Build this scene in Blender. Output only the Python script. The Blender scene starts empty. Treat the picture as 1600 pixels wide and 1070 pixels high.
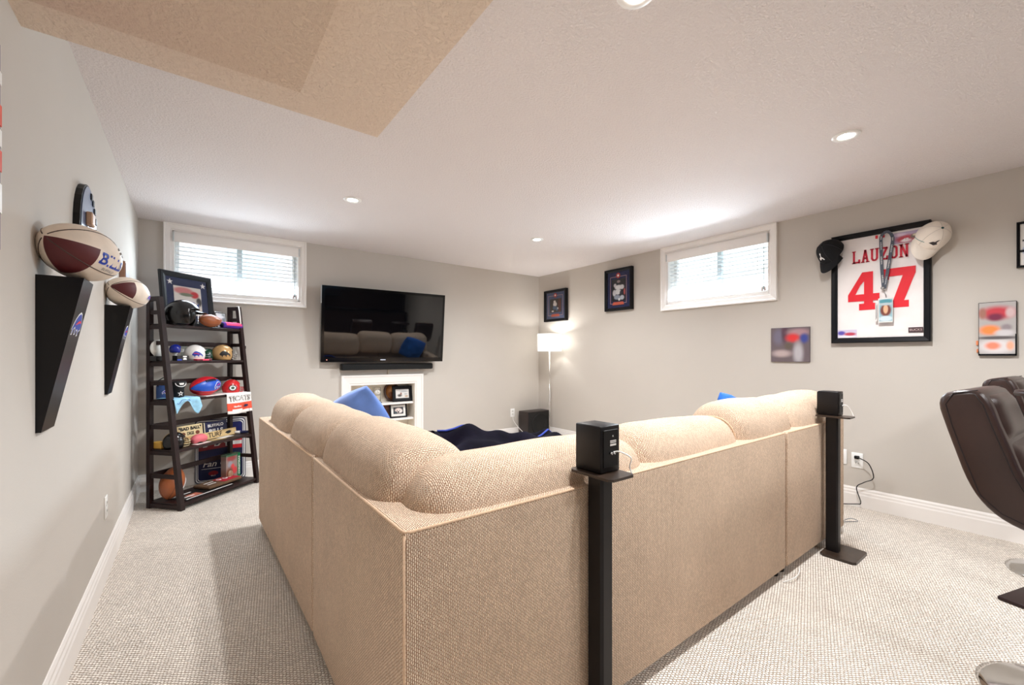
import bpy, bmesh, math, random
from mathutils import Vector, Matrix, Euler
random.seed(7)
sc = bpy.context.scene
COL = sc.collection
R = math.radians
PI = math.pi

# ------------------------------------------------------------------ camera, world, lights, exposure
W, D, H, YB = 4.603, 4.940, 2.40, -3.0          # room: x 0..W, y YB..D, z 0..H
cd = bpy.data.cameras.new('camera')
cam = bpy.data.objects.new('camera', cd); COL.objects.link(cam)
cam.location = (0.381, 0.0, 1.1942)
cam.rotation_euler = (PI/2, 0, -0.6444)
cd.sensor_width = 36.0
cd.lens = 36.0*664.33/1600.0
cd.shift_y = 21.03/1600.0
cd.clip_start = 0.02
sc.camera = cam

wd = bpy.data.worlds.new('daylight'); sc.world = wd; wd.use_nodes = True
bg = wd.node_tree.nodes['Background']
bg.inputs[0].default_value = (0.86, 0.93, 1.0, 1); bg.inputs[1].default_value = 1.55

def spot(name, x, y, z, energy, size=150, blend=0.7, color=(0.985, 0.99, 1.0), rad=0.045):
    l = bpy.data.lights.new(name, 'SPOT'); l.energy = energy; l.spot_size = R(size); l.spot_blend = blend
    l.color = color; l.shadow_soft_size = rad
    o = bpy.data.objects.new(name, l); COL.objects.link(o); o.location = (x, y, z)
    return o
POTS = [(1.369, 3.363), (3.231, 3.363), (3.242, 0.762), (1.560, 0.880)]
FILL_BEHIND = [(2.2, -1.2), (3.4, -1.2)]  # unseen fill lamps, added to brighten the sofa back and ceiling
for i, (x, y) in enumerate(POTS + FILL_BEHIND):
    spot('pot_or_fill_beam', x, y, H-0.02, (68, 60, 76, 66, 78, 66)[i], (142, 162, 162, 142, 162, 162)[i], 0.7, rad=0.045 if i < 4 else 0.22)

def area(name, loc, rot, sx, sy, energy, color):
    l = bpy.data.lights.new(name, 'AREA'); l.shape = 'RECTANGLE'; l.size = sx; l.size_y = sy
    l.energy = energy; l.color = color; l.spread = R(150)
    o = bpy.data.objects.new(name, l); COL.objects.link(o); o.location = loc; o.rotation_euler = rot
    return o
# daylight coming in through the two windows
area('window_daylight', (0.765, D-0.05, 2.02), (R(-60), 0, 0), 0.98, 0.46, 11, (0.78, 0.90, 1.0))
area('window_daylight', (W-0.05, 2.21, 2.02), (R(-60), 0, R(-90)), 0.98, 0.46, 21, (0.78, 0.90, 1.0))

vs = sc.view_settings
vs.view_transform = 'Standard'; vs.look = 'None'; vs.gamma = 1.0; vs.use_curve_mapping = False
vs.exposure = 1.05
sc.cycles.max_bounces = 10; sc.cycles.diffuse_bounces = 7; sc.cycles.glossy_bounces = 4
sc.cycles.transparent_max_bounces = 24
sc.cycles.sample_clamp_indirect = 6.0

# ------------------------------------------------------------------ materials
def lin(c):
    c = c/255.0
    return c/12.92 if c <= 0.04045 else ((c+0.055)/1.055)**2.4
def rgb(r, g, b): return (lin(r), lin(g), lin(b))
MATS = {}
def newmat(name):
    m = bpy.data.materials.new(name); m.use_nodes = True
    nt = m.node_tree
    return m, nt, nt.nodes['Principled BSDF']
def node(nt, t, **kw):
    n = nt.nodes.new(t)
    for k, v in kw.items(): setattr(n, k, v)
    return n
def M(name, col, rough=0.5, metal=0.0, var=0.06, vscale=8.0, bump=0.0, bscale=60.0, spec=0.5, emit=None, estr=0, coat=0.0, sheen=0.0):
    """plain procedural material: a colour with slight noise variation and optional fine relief"""
    if name in MATS: return MATS[name]
    m, nt, p = newmat(name)
    tc = node(nt, 'ShaderNodeTexCoord')
    nz = node(nt, 'ShaderNodeTexNoise'); nz.inputs['Scale'].default_value = vscale; nz.inputs['Detail'].default_value = 3
    nt.links.new(tc.outputs['Object'], nz.inputs['Vector'])
    rp = node(nt, 'ShaderNodeValToRGB')
    a = tuple(max(0, c*(1-var)) for c in col); b = tuple(min(1, c*(1+var)) for c in col)
    rp.color_ramp.elements[0].color = (*a, 1); rp.color_ramp.elements[1].color = (*b, 1)
    rp.color_ramp.elements[0].position = .3; rp.color_ramp.elements[1].position = .7
    nt.links.new(nz.outputs['Fac'], rp.inputs['Fac']); nt.links.new(rp.outputs['Color'], p.inputs['Base Color'])
    p.inputs['Roughness'].default_value = rough; p.inputs['Metallic'].default_value = metal
    p.inputs['Specular IOR Level'].default_value = spec
    p.inputs['Coat Weight'].default_value = coat; p.inputs['Sheen Weight'].default_value = sheen
    if emit: p.inputs['Emission Color'].default_value = (*emit, 1); p.inputs['Emission Strength'].default_value = estr
    if bump:
        n2 = node(nt, 'ShaderNodeTexNoise'); n2.inputs['Scale'].default_value = bscale; n2.inputs['Detail'].default_value = 4
        nt.links.new(tc.outputs['Object'], n2.inputs['Vector'])
        bp = node(nt, 'ShaderNodeBump'); bp.inputs['Strength'].default_value = 0.6; bp.inputs['Distance'].default_value = bump
        nt.links.new(n2.outputs['Fac'], bp.inputs['Height']); nt.links.new(bp.outputs['Normal'], p.inputs['Normal'])
    MATS[name] = m
    return m

def weave(name, light, dark, bw, rh, rot, coord, bump, mortar=0.0016, smooth=1.0, rough=0.95, var=0.25, squash=1.0):
    """woven / looped textile: offset rows of small bumps with darker gaps"""
    m, nt, p = newmat(name)
    tc = node(nt, 'ShaderNodeTexCoord'); mp = node(nt, 'ShaderNodeMapping')
    mp.inputs['Rotation'].default_value = (0, 0, rot)
    nt.links.new(tc.outputs[coord], mp.inputs['Vector'])
    wob = node(nt, 'ShaderNodeTexNoise'); wob.inputs['Scale'].default_value = 70; wob.inputs['Detail'].default_value = 1
    nt.links.new(mp.outputs['Vector'], wob.inputs['Vector'])
    mx = node(nt, 'ShaderNodeMix', data_type='VECTOR'); mx.inputs['Factor'].default_value = bw*0.55
    nt.links.new(mp.outputs['Vector'], mx.inputs['A']); nt.links.new(wob.outputs['Color'], mx.inputs['B'])
    br = node(nt, 'ShaderNodeTexBrick'); br.offset = 0.5
    br.inputs['Scale'].default_value = 1; br.inputs['Brick Width'].default_value = bw; br.inputs['Row Height'].default_value = rh
    br.inputs['Mortar Size'].default_value = mortar; br.inputs['Mortar Smooth'].default_value = smooth
    br.inputs['Color1'].default_value = (*light, 1)
    br.inputs['Color2'].default_value = (*[c*(1-var) for c in light], 1)
    br.inputs['Mortar'].default_value = (*dark, 1)
    nt.links.new(mx.outputs['Result'], br.inputs['Vector'])
    big = node(nt, 'ShaderNodeTexNoise'); big.inputs['Scale'].default_value = 5; nt.links.new(mp.outputs['Vector'], big.inputs['Vector'])
    hs = node(nt, 'ShaderNodeHueSaturation'); mr = node(nt, 'ShaderNodeMapRange')
    mr.inputs['To Min'].default_value = 0.9; mr.inputs['To Max'].default_value = 1.1
    nt.links.new(big.outputs['Fac'], mr.inputs['Value']); nt.links.new(mr.outputs['Result'], hs.inputs['Value'])
    nt.links.new(br.outputs['Color'], hs.inputs['Color']); nt.links.new(hs.outputs['Color'], p.inputs['Base Color'])
    p.inputs['Roughness'].default_value = rough; p.inputs['Specular IOR Level'].default_value = 0.15
    inv = node(nt, 'ShaderNodeMath', operation='SUBTRACT'); inv.inputs[0].default_value = 1
    nt.links.new(br.outputs['Fac'], inv.inputs[1])
    bp = node(nt, 'ShaderNodeBump'); bp.inputs['Strength'].default_value = 1.0; bp.inputs['Distance'].default_value = bump
    nt.links.new(inv.outputs[0], bp.inputs['Height']); nt.links.new(bp.outputs['Normal'], p.inputs['Normal'])
    return m

def printed(name, base, blobs, rough=0.35, soft=0.35):
    """a printed picture: soft colour patches at (u, v, ru, rv, colour) over the panel's own extent (local x and z)"""
    m, nt, p = newmat(name)
    tc = node(nt, 'ShaderNodeTexCoord'); sx = node(nt, 'ShaderNodeSeparateXYZ')
    nt.links.new(tc.outputs['Generated'], sx.inputs[0])
    prev = None
    for (u, v, ru, rv, c) in blobs:
        vec = node(nt, 'ShaderNodeCombineXYZ')
        for k, (o, cen, r) in enumerate((('X', u, ru), ('Z', v, rv))):
            s = node(nt, 'ShaderNodeMath', operation='SUBTRACT'); s.inputs[1].default_value = cen
            nt.links.new(sx.outputs[o], s.inputs[0])
            d = node(nt, 'ShaderNodeMath', operation='DIVIDE'); d.inputs[1].default_value = r
            nt.links.new(s.outputs[0], d.inputs[0]); nt.links.new(d.outputs[0], vec.inputs[k])
        ln = node(nt, 'ShaderNodeVectorMath', operation='LENGTH'); nt.links.new(vec.outputs[0], ln.inputs[0])
        mr = node(nt, 'ShaderNodeMapRange', interpolation_type='SMOOTHSTEP')
        mr.inputs['From Min'].default_value = 1+soft; mr.inputs['From Max'].default_value = 1-soft
        nt.links.new(ln.outputs['Value'], mr.inputs['Value'])
        mix = node(nt, 'ShaderNodeMix', data_type='RGBA')
        mix.inputs['B'].default_value = (*c, 1)
        if prev is None: mix.inputs['A'].default_value = (*base, 1)
        else: nt.links.new(prev, mix.inputs['A'])
        nt.links.new(mr.outputs['Result'], mix.inputs['Factor']); prev = mix.outputs['Result']
    nt.links.new(prev, p.inputs['Base Color']); p.inputs['Roughness'].default_value = rough
    return m

def glassmat(name, gloss=0.06, tint=(1, 1, 1)):
    m = bpy.data.materials.new(name); m.use_nodes = True; nt = m.node_tree; nt.nodes.clear()
    out = node(nt, 'ShaderNodeOutputMaterial'); tr = node(nt, 'ShaderNodeBsdfTransparent'); gl = node(nt, 'ShaderNodeBsdfGlossy')
    tr.inputs[0].default_value = (*tint, 1)
    gl.inputs['Roughness'].default_value = 0.02
    mix = node(nt, 'ShaderNodeMixShader'); fr = node(nt, 'ShaderNodeFresnel'); fr.inputs['IOR'].default_value = 1.18
    nt.links.new(fr.outputs[0], mix.inputs[0]); nt.links.new(tr.outputs[0], mix.inputs[1]); nt.links.new(gl.outputs[0], mix.inputs[2])
    nt.links.new(mix.outputs[0], out.inputs[0])
    return m

MAT_WALL = M('wall_paint', rgb(197, 191, 183), rough=0.85, var=0.015, vscale=2, bump=0.0006, bscale=160, spec=0.25)
MAT_TRIM = M('white_trim_paint', rgb(240, 236, 232), rough=0.45, var=0.01)
def stipple(name, col, sc_=85, dist=0.010):
    m, nt, p = newmat(name)
    tc = node(nt, 'ShaderNodeTexCoord')
    vz = node(nt, 'ShaderNodeTexNoise'); vz.inputs['Scale'].default_value = sc_; vz.inputs['Detail'].default_value = 5; vz.inputs['Roughness'].default_value = 0.6
    nt.links.new(tc.outputs['Object'], vz.inputs['Vector'])
    rp = node(nt, 'ShaderNodeValToRGB'); rp.color_ramp.elements[0].position = .42; rp.color_ramp.elements[1].position = .62
    nt.links.new(vz.outputs['Fac'], rp.inputs['Fac'])
    bp = node(nt, 'ShaderNodeBump'); bp.inputs['Distance'].default_value = dist; bp.inputs['Strength'].default_value = 0.55
    nt.links.new(rp.outputs['Color'], bp.inputs['Height']); nt.links.new(bp.outputs['Normal'], p.inputs['Normal'])
    p.inputs['Base Color'].default_value = (*col, 1); p.inputs['Roughness'].default_value = 0.9; p.inputs['Specular IOR Level'].default_value = 0.1
    return m
MAT_CEIL = stipple('stippled_ceiling', rgb(237, 231, 230))
MAT_BULK = stipple('stippled_bulkhead', rgb(231, 215, 199), 60, 0.010)  # ceiling paint with warm light put into its colour
MAT_CARPET = weave('loop_carpet', rgb(252, 243, 232), rgb(172, 150, 128), 0.0135, 0.0108, R(40), 'Object', 0.0045, mortar=0.0021, var=0.2)
MAT_SOFA = weave('chenille_weave', rgb(255, 234, 209), rgb(178, 120, 82), 0.0090, 0.0048, R(90), 'UV', 0.0026, mortar=0.0012, var=0.22)
MAT_PIPE = M('sofa_piping', rgb(214, 182, 152), rough=0.9, var=0.15, vscale=120)
MAT_ESPRESSO = M('espresso_wood', rgb(38, 22, 21), rough=0.4, var=0.2, vscale=14, spec=.3)
MAT_BLACKWOOD = M('black_stained_wood', rgb(17, 13, 14), rough=0.4, var=0.2, vscale=9, spec=.3)
MAT_BLACK = M('black_plastic', rgb(13, 12, 13), rough=0.45, spec=.3)
MAT_GLOSSBLACK = M('gloss_black', rgb(12, 12, 13), rough=0.12)
MAT_SCREEN = M('tv_screen', rgb(6, 7, 10), rough=0.03, var=0.02, spec=0.9)
MAT_METAL = M('brushed_metal', rgb(190, 190, 190), rough=0.25, metal=1.0)
MAT_CHROME = M('chrome', rgb(205, 203, 200), rough=0.12, metal=1.0)
MAT_WHITE = M('white_plastic', rgb(240, 240, 238), rough=0.4, var=0.01)
MAT_WHITECABLE = M('white_cable', rgb(235, 232, 228), rough=0.5)
MAT_FRAME = M('black_frame', rgb(14, 14, 18), rough=0.4, spec=.2)
MAT_GLASS = glassmat('picture_glass'); MAT_PANE = glassmat('window_glass', tint=(0.95, 0.98, 0.97))
MAT_NAVY = M('navy_mat_board', rgb(52, 62, 96), rough=0.8)
MAT_RED = M('red_print', rgb(222, 22, 40), rough=0.5)
MAT_ORANGE = M('orange_red_print', rgb(222, 84, 60), rough=0.6)
MAT_BLUE = M('royal_blue_print', rgb(28, 62, 170), rough=0.45)
MAT_NAVYP = M('navy_print', rgb(22, 28, 72), rough=0.45)
MAT_WPRINT = M('white_print', rgb(240, 238, 236), rough=0.5)
MAT_KPRINT = M('black_print', rgb(20, 18, 18), rough=0.5)
MAT_GOLD = M('gold_wood', rgb(206, 172, 108), rough=0.5, var=0.12, vscale=20)
MAT_GREYP = M('grey_print', rgb(120, 124, 130), rough=0.5)

# ------------------------------------------------------------------ mesh builder
class MB:
    def __init__(s): s.bm = bmesh.new()
    def _add(s, t, m, smooth, mat=None):
        if mat is not None: bmesh.ops.transform(t, matrix=mat, verts=t.verts)
        for f in t.faces: f.material_index = m; f.smooth = smooth
        me = bpy.data.meshes.new('t'); t.to_mesh(me); t.free(); s.bm.from_mesh(me); bpy.data.meshes.remove(me)
        return s
    def box(s, lo, hi, bev=0, seg=1, m=0, mat=None, smooth=False):
        t = bmesh.new()
        c = [(a+b)/2 for a, b in zip(lo, hi)]; d = [max(1e-5, abs(b-a)) for a, b in zip(lo, hi)]
        bmesh.ops.create_cube(t, size=1, matrix=Matrix.Translation(c) @ Matrix.Diagonal((*d, 1)))
        if bev: bmesh.ops.bevel(t, geom=t.edges[:], offset=min(bev, min(d)*.49), segments=seg, affect='EDGES', profile=0.5)
        return s._add(t, m, smooth or seg > 1, mat)
    def prism(s, pts, y0, y1, m=0, mat=None, bev=0, seg=1, smooth=False):
        """closed outline pts in local (x, z), extruded from y0 to y1"""
        t = bmesh.new()
        a = [t.verts.new((x, y0, z)) for x, z in pts]; b = [t.verts.new((x, y1, z)) for x, z in pts]
        n = len(pts)
        f0 = t.faces.new(a); f1 = t.faces.new(b[::-1])
        for i in range(n): t.faces.new((a[i], b[i], b[(i+1) % n], a[(i+1) % n]))
        bmesh.ops.recalc_face_normals(t, faces=t.faces[:])
        if bev:
            es = [e for e in t.edges if (e.verts[0] in a) == (e.verts[1] in a)]
            bmesh.ops.bevel(t, geom=es, offset=bev, segments=seg, affect='EDGES', profile=0.5)
        return s._add(t, m, smooth, mat)
    def lathe(s, prof, n=24, m=0, mat=None, smooth=True):
        t = bmesh.new(); rings = []
        for r, z in prof:
            if r < 1e-6: rings.append([t.verts.new((0, 0, z))])
            else: rings.append([t.verts.new((r*math.cos(2*PI*i/n), r*math.sin(2*PI*i/n), z)) for i in range(n)])
        for A, B in zip(rings, rings[1:]):
            for i in range(n):
                a0, a1 = A[i % len(A)], A[(i+1) % len(A)]; b0, b1 = B[i % len(B)], B[(i+1) % len(B)]
                vs_ = []
                for v in (a0, a1, b1, b0):
                    if v not in vs_: vs_.append(v)
                if len(vs_) > 2:
                    try: t.faces.new(vs_)
                    except ValueError: pass
        bmesh.ops.recalc_face_normals(t, faces=t.faces[:])
        return s._add(t, m, smooth, mat)
    def tube(s, path, r, n=8, m=0, mat=None, closed=False, flat=1.0):
        t = bmesh.new(); P = [Vector(p) for p in path]; rings = []
        N = len(P); up = Vector((0, 0, 1)); prev = None
        for i, p in enumerate(P):
            if closed: d = (P[(i+1) % N]-P[i-1]).normalized()
            else: d = (P[min(i+1, N-1)]-P[max(i-1, 0)]).normalized()
            if prev is None:
                x = d.cross(up)
                if x.length < 1e-3: x = d.cross(Vector((1, 0, 0)))
            else:
                x = prev-d*prev.dot(d)
            x.normalize(); y = d.cross(x).normalized(); prev = x
            rr = r[i] if isinstance(r, (list, tuple)) else r
            rings.append([t.verts.new(p+(x*math.cos(2*PI*k/n)+y*flat*math.sin(2*PI*k/n))*rr) for k in range(n)])
        rng = range(N if closed else N-1)
        for i in rng:
            A, B = rings[i], rings[(i+1) % N]
            for k in range(n): t.faces.new((A[k], A[(k+1) % n], B[(k+1) % n], B[k]))
        if not closed:
            t.faces.new(rings[0][::-1]); t.faces.new(rings[-1])
        bmesh.ops.recalc_face_normals(t, faces=t.faces[:])
        return s._add(t, m, True, mat)
    def sphere(s, c, r, m=0, u=20, v=12, mat=None):
        t = bmesh.new(); rr = r if isinstance(r, (list, tuple)) else (r, r, r)
        bmesh.ops.create_uvsphere(t, u_segments=u, v_segments=v, radius=1, matrix=Matrix.Translation(c) @ Matrix.Diagonal((*rr, 1)))
        return s._add(t, m, True, mat)
    def grid(s, fn, nu, nv, m=0, mat=None, smooth=True, closeu=False):
        t = bmesh.new()
        g = [[t.verts.new(fn(i/(nu if closeu else nu-1), j/(nv-1))) for j in range(nv)] for i in range(nu)]
        for i in range(nu if closeu else nu-1):
            for j in range(nv-1):
                t.faces.new((g[i][j], g[(i+1) % nu][j], g[(i+1) % nu][j+1], g[i][j+1]))
        return s._add(t, m, smooth, mat)
    def mesh(s, me, m=0, mat=None, smooth=False):
        t = bmesh.new(); t.from_mesh(me); return s._add(t, m, smooth, mat)
    def build(s, name, mats, parent=None, loc=(0, 0, 0), rot=(0, 0, 0), uv=None):
        me = bpy.data.meshes.new(name)
        if uv:
            lay = s.bm.loops.layers.uv.new('UVMap'); s.bm.normal_update()
            for f in s.bm.faces:
                n = f.normal; ax = max(range(3), key=lambda k: abs(n[k]))
                for l in f.loops:
                    c = l.vert.co
                    l[lay].uv = ((c.y, c.z), (c.x, c.z), (c.x, c.y))[ax]
        s.bm.to_mesh(me); s.bm.free()
        for m in (mats if isinstance(mats, (list, tuple)) else [mats]): me.materials.append(m)
        o = bpy.data.objects.new(name, me); COL.objects.link(o)
        o.location = loc; o.rotation_euler = rot
        if parent: o.parent = parent
        return o

def tag(o, label=None, cat=None, group=None, kind=None):
    if label: o['label'] = label
    if cat: o['category'] = cat
    if group: o['group'] = group
    if kind: o['kind'] = kind
    return o
def thing(name, label, cat, loc=(0, 0, 0), rot=(0, 0, 0), group=None):
    o = bpy.data.objects.new(name, None); COL.objects.link(o); o.location = loc; o.rotation_euler = rot
    o.empty_display_size = 0.05
    return tag(o, label, cat, group)
def boxobj(name, lo, hi, mat, parent=None, bev=0, seg=1, **kw):
    return MB().box(lo, hi, bev, seg).build(name, mat, parent, **kw)
def struct(o): o['kind'] = 'structure'; return o
RZ_BACK, RZ_RIGHT, RZ_LEFT = 0.0, R(-90), R(90)   # wall things are built facing local -y

def textmesh(body, size, bold=0.0, depth=0.0, align='CENTER', shear=0.0):
    cu = bpy.data.curves.new('t', 'FONT'); cu.body = body; cu.size = size; cu.offset = bold; cu.extrude = depth
    cu.align_x = align; cu.align_y = 'CENTER'; cu.shear = shear; cu.resolution_u = 3
    o = bpy.data.objects.new('t', cu); COL.objects.link(o)
    dg = bpy.context.evaluated_depsgraph_get(); dg.update()
    me = bpy.data.meshes.new_from_object(o.evaluated_get(dg))
    bpy.data.objects.remove(o); bpy.data.curves.remove(cu)
    return me
UP = Matrix.Rotation(R(90), 4, 'X')                   # text plane (x, y) -> upright (x, z), readable from -y
def text(name, body, size, mat, parent, at, bold=0.0, width=None, rot=0.0, shear=0.0, depth=0.0006):
    me = textmesh(body, size, bold, depth, 'CENTER', shear)
    k = 1.0
    if width:
        xs = [v.co.x for v in me.vertices]; k = width/(max(xs)-min(xs))
    mb = MB(); mb.mesh(me, mat=Matrix.Translation(at) @ Matrix.Rotation(rot, 4, 'Y') @ UP @ Matrix.Diagonal((k, 1, 1, 1)))
    bpy.data.meshes.remove(me)
    return mb.build(name, mat, parent)
BUFF = [(.0, .28), (.12, .42), (.30, .62), (.55, .80), (.85, .90), (1.05, .85), (1.25, .62), (1.35, .42), (1.28, .30), (1.12, .26), (1.05, .10),
        (.95, .05), (.98, .22), (.85, .30), (.70, .28), (.60, .12), (.50, .10), (.55, .28), (.40, .38), (.22, .30), (.12, .10), (.05, .08), (.10, .24)]
STREAK = [(.30, .42), (.75, .60), (1.05, .64), (1.22, .52), (1.02, .55), (.75, .50)]
def offset_poly(p, d):
    out = []; n = len(p)
    for i in range(n):
        a, b, c = Vector(p[i-1]), Vector(p[i]), Vector(p[(i+1) % n])
        e1 = (b-a).normalized(); e2 = (c-b).normalized()
        nn = Vector((-e1.y-e2.y, e1.x+e2.x))
        nn = nn.normalized() if nn.length > 1e-6 else Vector((-e1.y, e1.x))
        out.append(tuple(b+nn*d))
    return out
def flatpoly(pts):
    bm = bmesh.new(); bm.faces.new([bm.verts.new((x, y, 0)) for x, y in pts]); bmesh.ops.triangulate(bm, faces=bm.faces[:])
    me = bpy.data.meshes.new('f'); bm.to_mesh(me); bm.free(); return me
def star(r, k=0.4, n=5, rot=PI/2):
    return [((r if i % 2 == 0 else r*k)*math.cos(rot+i*PI/n), (r if i % 2 == 0 else r*k)*math.sin(rot+i*PI/n)) for i in range(2*n)]
def circ(r, n=20, c=(0, 0), sx=1.0, sy=1.0): return [(c[0]+r*sx*math.cos(2*PI*i/n), c[1]+r*sy*math.sin(2*PI*i/n)) for i in range(n)]
def logo_layers(mb, w, mapfn, m_white, m_blue, m_red):
    """charging buffalo emblem of width w; mapfn(u, v, lift) places a flat point on a surface"""
    k = w/1.35
    for pts, m, lift in ((offset_poly(BUFF, .07), m_white, .0006), (BUFF, m_blue, .0012), (STREAK, m_red, .0018)):
        bm = bmesh.new()
        bm.faces.new([bm.verts.new(((x-.675)*k, (y-.47)*k, 0)) for x, y in pts])
        bmesh.ops.triangulate(bm, faces=bm.faces[:])
        bmesh.ops.subdivide_edges(bm, edges=bm.edges[:], cuts=1, use_grid_fill=True)
        for v in bm.verts: v.co = Vector(mapfn(v.co.x, v.co.y, lift))
        mb._add(bm, m, False)

# ------------------------------------------------------------------ room shell
WB = 0.22                                             # wall thickness
def wall_with_holes(name, x0, x1, z0, z1, holes, place, t=WB):
    """wall panel in local x, z with rectangular holes, extruded local y 0..t"""
    xs = sorted({x0, x1, *[h[0] for h in holes], *[h[1] for h in holes]}); zs = sorted({z0, z1, *[h[2] for h in holes], *[h[3] for h in holes]})
    mb = MB()
    for a, b in zip(xs, xs[1:]):
        run = []
        for c, d in zip(zs, zs[1:]):
            cx, cz = (a+b)/2, (c+d)/2
            if any(h[0] < cx < h[1] and h[2] < cz < h[3] for h in holes): continue
            if run and abs(run[-1][1]-c) < 1e-6: run[-1][1] = d
            else: run.append([c, d])
        for c, d in run: mb.box((a, 0, c), (b, t, d))
    return struct(mb.build(name, MAT_WALL, None, *place))
W1 = (0.235, 1.285, 1.765, 2.335)                     # back window opening x0 x1 z0 z1
W2 = (-2.745, -1.695, 1.765, 2.335)                   # right window opening in local x (= -y)
NI = (1.811, 2.584, 0.06, 0.858)                      # wall niche opening
wall_with_holes('wall_back', -WB, W+WB, 0, H+.1, [W1, NI], ((0, D, 0), (0, 0, 0)))
wall_with_holes('wall_right', -D, -YB, 0, H+.1, [W2], ((W, 0, 0), (0, 0, RZ_RIGHT)))
wall_with_holes('wall_left', YB, D, 0, H+.1, [], ((0, 0, 0), (0, 0, RZ_LEFT)))
struct(boxobj('wall_front', (-WB, YB-WB, 0), (W+WB, YB, H+.1), M('dark_wall_paint', rgb(70, 62, 58), rough=0.85, var=0.05)))
struct(boxobj('floor', (-WB, YB-WB, -.12), (W+WB, D+WB+.2, 0), MAT_CARPET))
struct(boxobj('ceiling', (-WB, YB-WB, H), (W+WB, D+WB, H+.15), MAT_CEIL))
# dropped bulkhead near the camera, in two tiers
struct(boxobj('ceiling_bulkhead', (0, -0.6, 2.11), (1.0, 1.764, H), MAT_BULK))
struct(boxobj('ceiling_bulkhead', (0, -0.6, 2.0), (0.645, 1.43, 2.11), stipple('stippled_bulkhead_shaded', rgb(222, 203, 184), 60, 0.010)))  # same paint; the lower tier's shade is put into a darker beige

BB = [(0, 0), (.016, 0), (.016, .095), (.013, .105), (.013, .118), (.009, .128), (.009, .140), (.004, .152), (0, .152)]
def baseboard(name, L, place):
    mb = MB(); t = bmesh.new()
    a = [t.verts.new((0, -p, z)) for p, z in BB]; b = [t.verts.new((L, -p, z)) for p, z in BB]
    for i in range(len(BB)): t.faces.new((a[i], a[(i+1) % len(BB)], b[(i+1) % len(BB)], b[i]))
    t.faces.new(a[::-1]); t.faces.new(b); bmesh.ops.recalc_face_normals(t, faces=t.faces[:])
    mb._add(t, 0, False)
    return struct(mb.build(name, MAT_TRIM, None, *place))
baseboard('baseboard_back', 1.714, ((0, D, 0), (0, 0, 0)))
baseboard('baseboard_back', W-2.695, ((2.695, D, 0), (0, 0, 0)))
baseboard('baseboard_right', D-YB, ((W, D, 0), (0, 0, RZ_RIGHT)))
baseboard('baseboard_left', D-YB, ((0, YB, 0), (0, 0, RZ_LEFT)))

def casing(mb, x0, x1, z0, z1, w, t, top=None):
    """mitred picture-frame casing around an opening, stepped profile, proud of the wall towards -y"""
    top = top if top is not None else w
    o = [(x0-w, z0-w), (x1+w, z0-w), (x1+w, z1+top), (x0-w, z1+top)]
    i = [(x0, z0), (x1, z0), (x1, z1), (x0, z1)]
    def lerp(k): return [(a[0]+(b[0]-a[0])*k, a[1]+(b[1]-a[1])*k) for a, b in zip(o, i)]
    rings = [(0, 0), (0, -t), (.18, -t), (.24, -t*.75), (.80, -t*.6), (.86, -t*.35), (1, -t*.35), (1, 0)]
    b = bmesh.new(); R_ = []
    for k, y in rings: R_.append([b.verts.new((p[0], y, p[1])) for p in lerp(k)])
    for A, B in zip(R_, R_[1:]):
        for j in range(4): b.faces.new((A[j], A[(j+1) % 4], B[(j+1) % 4], B[j]))
    bmesh.ops.recalc_face_normals(b, faces=b.faces[:])
    mb._add(b, 0, False)

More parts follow.
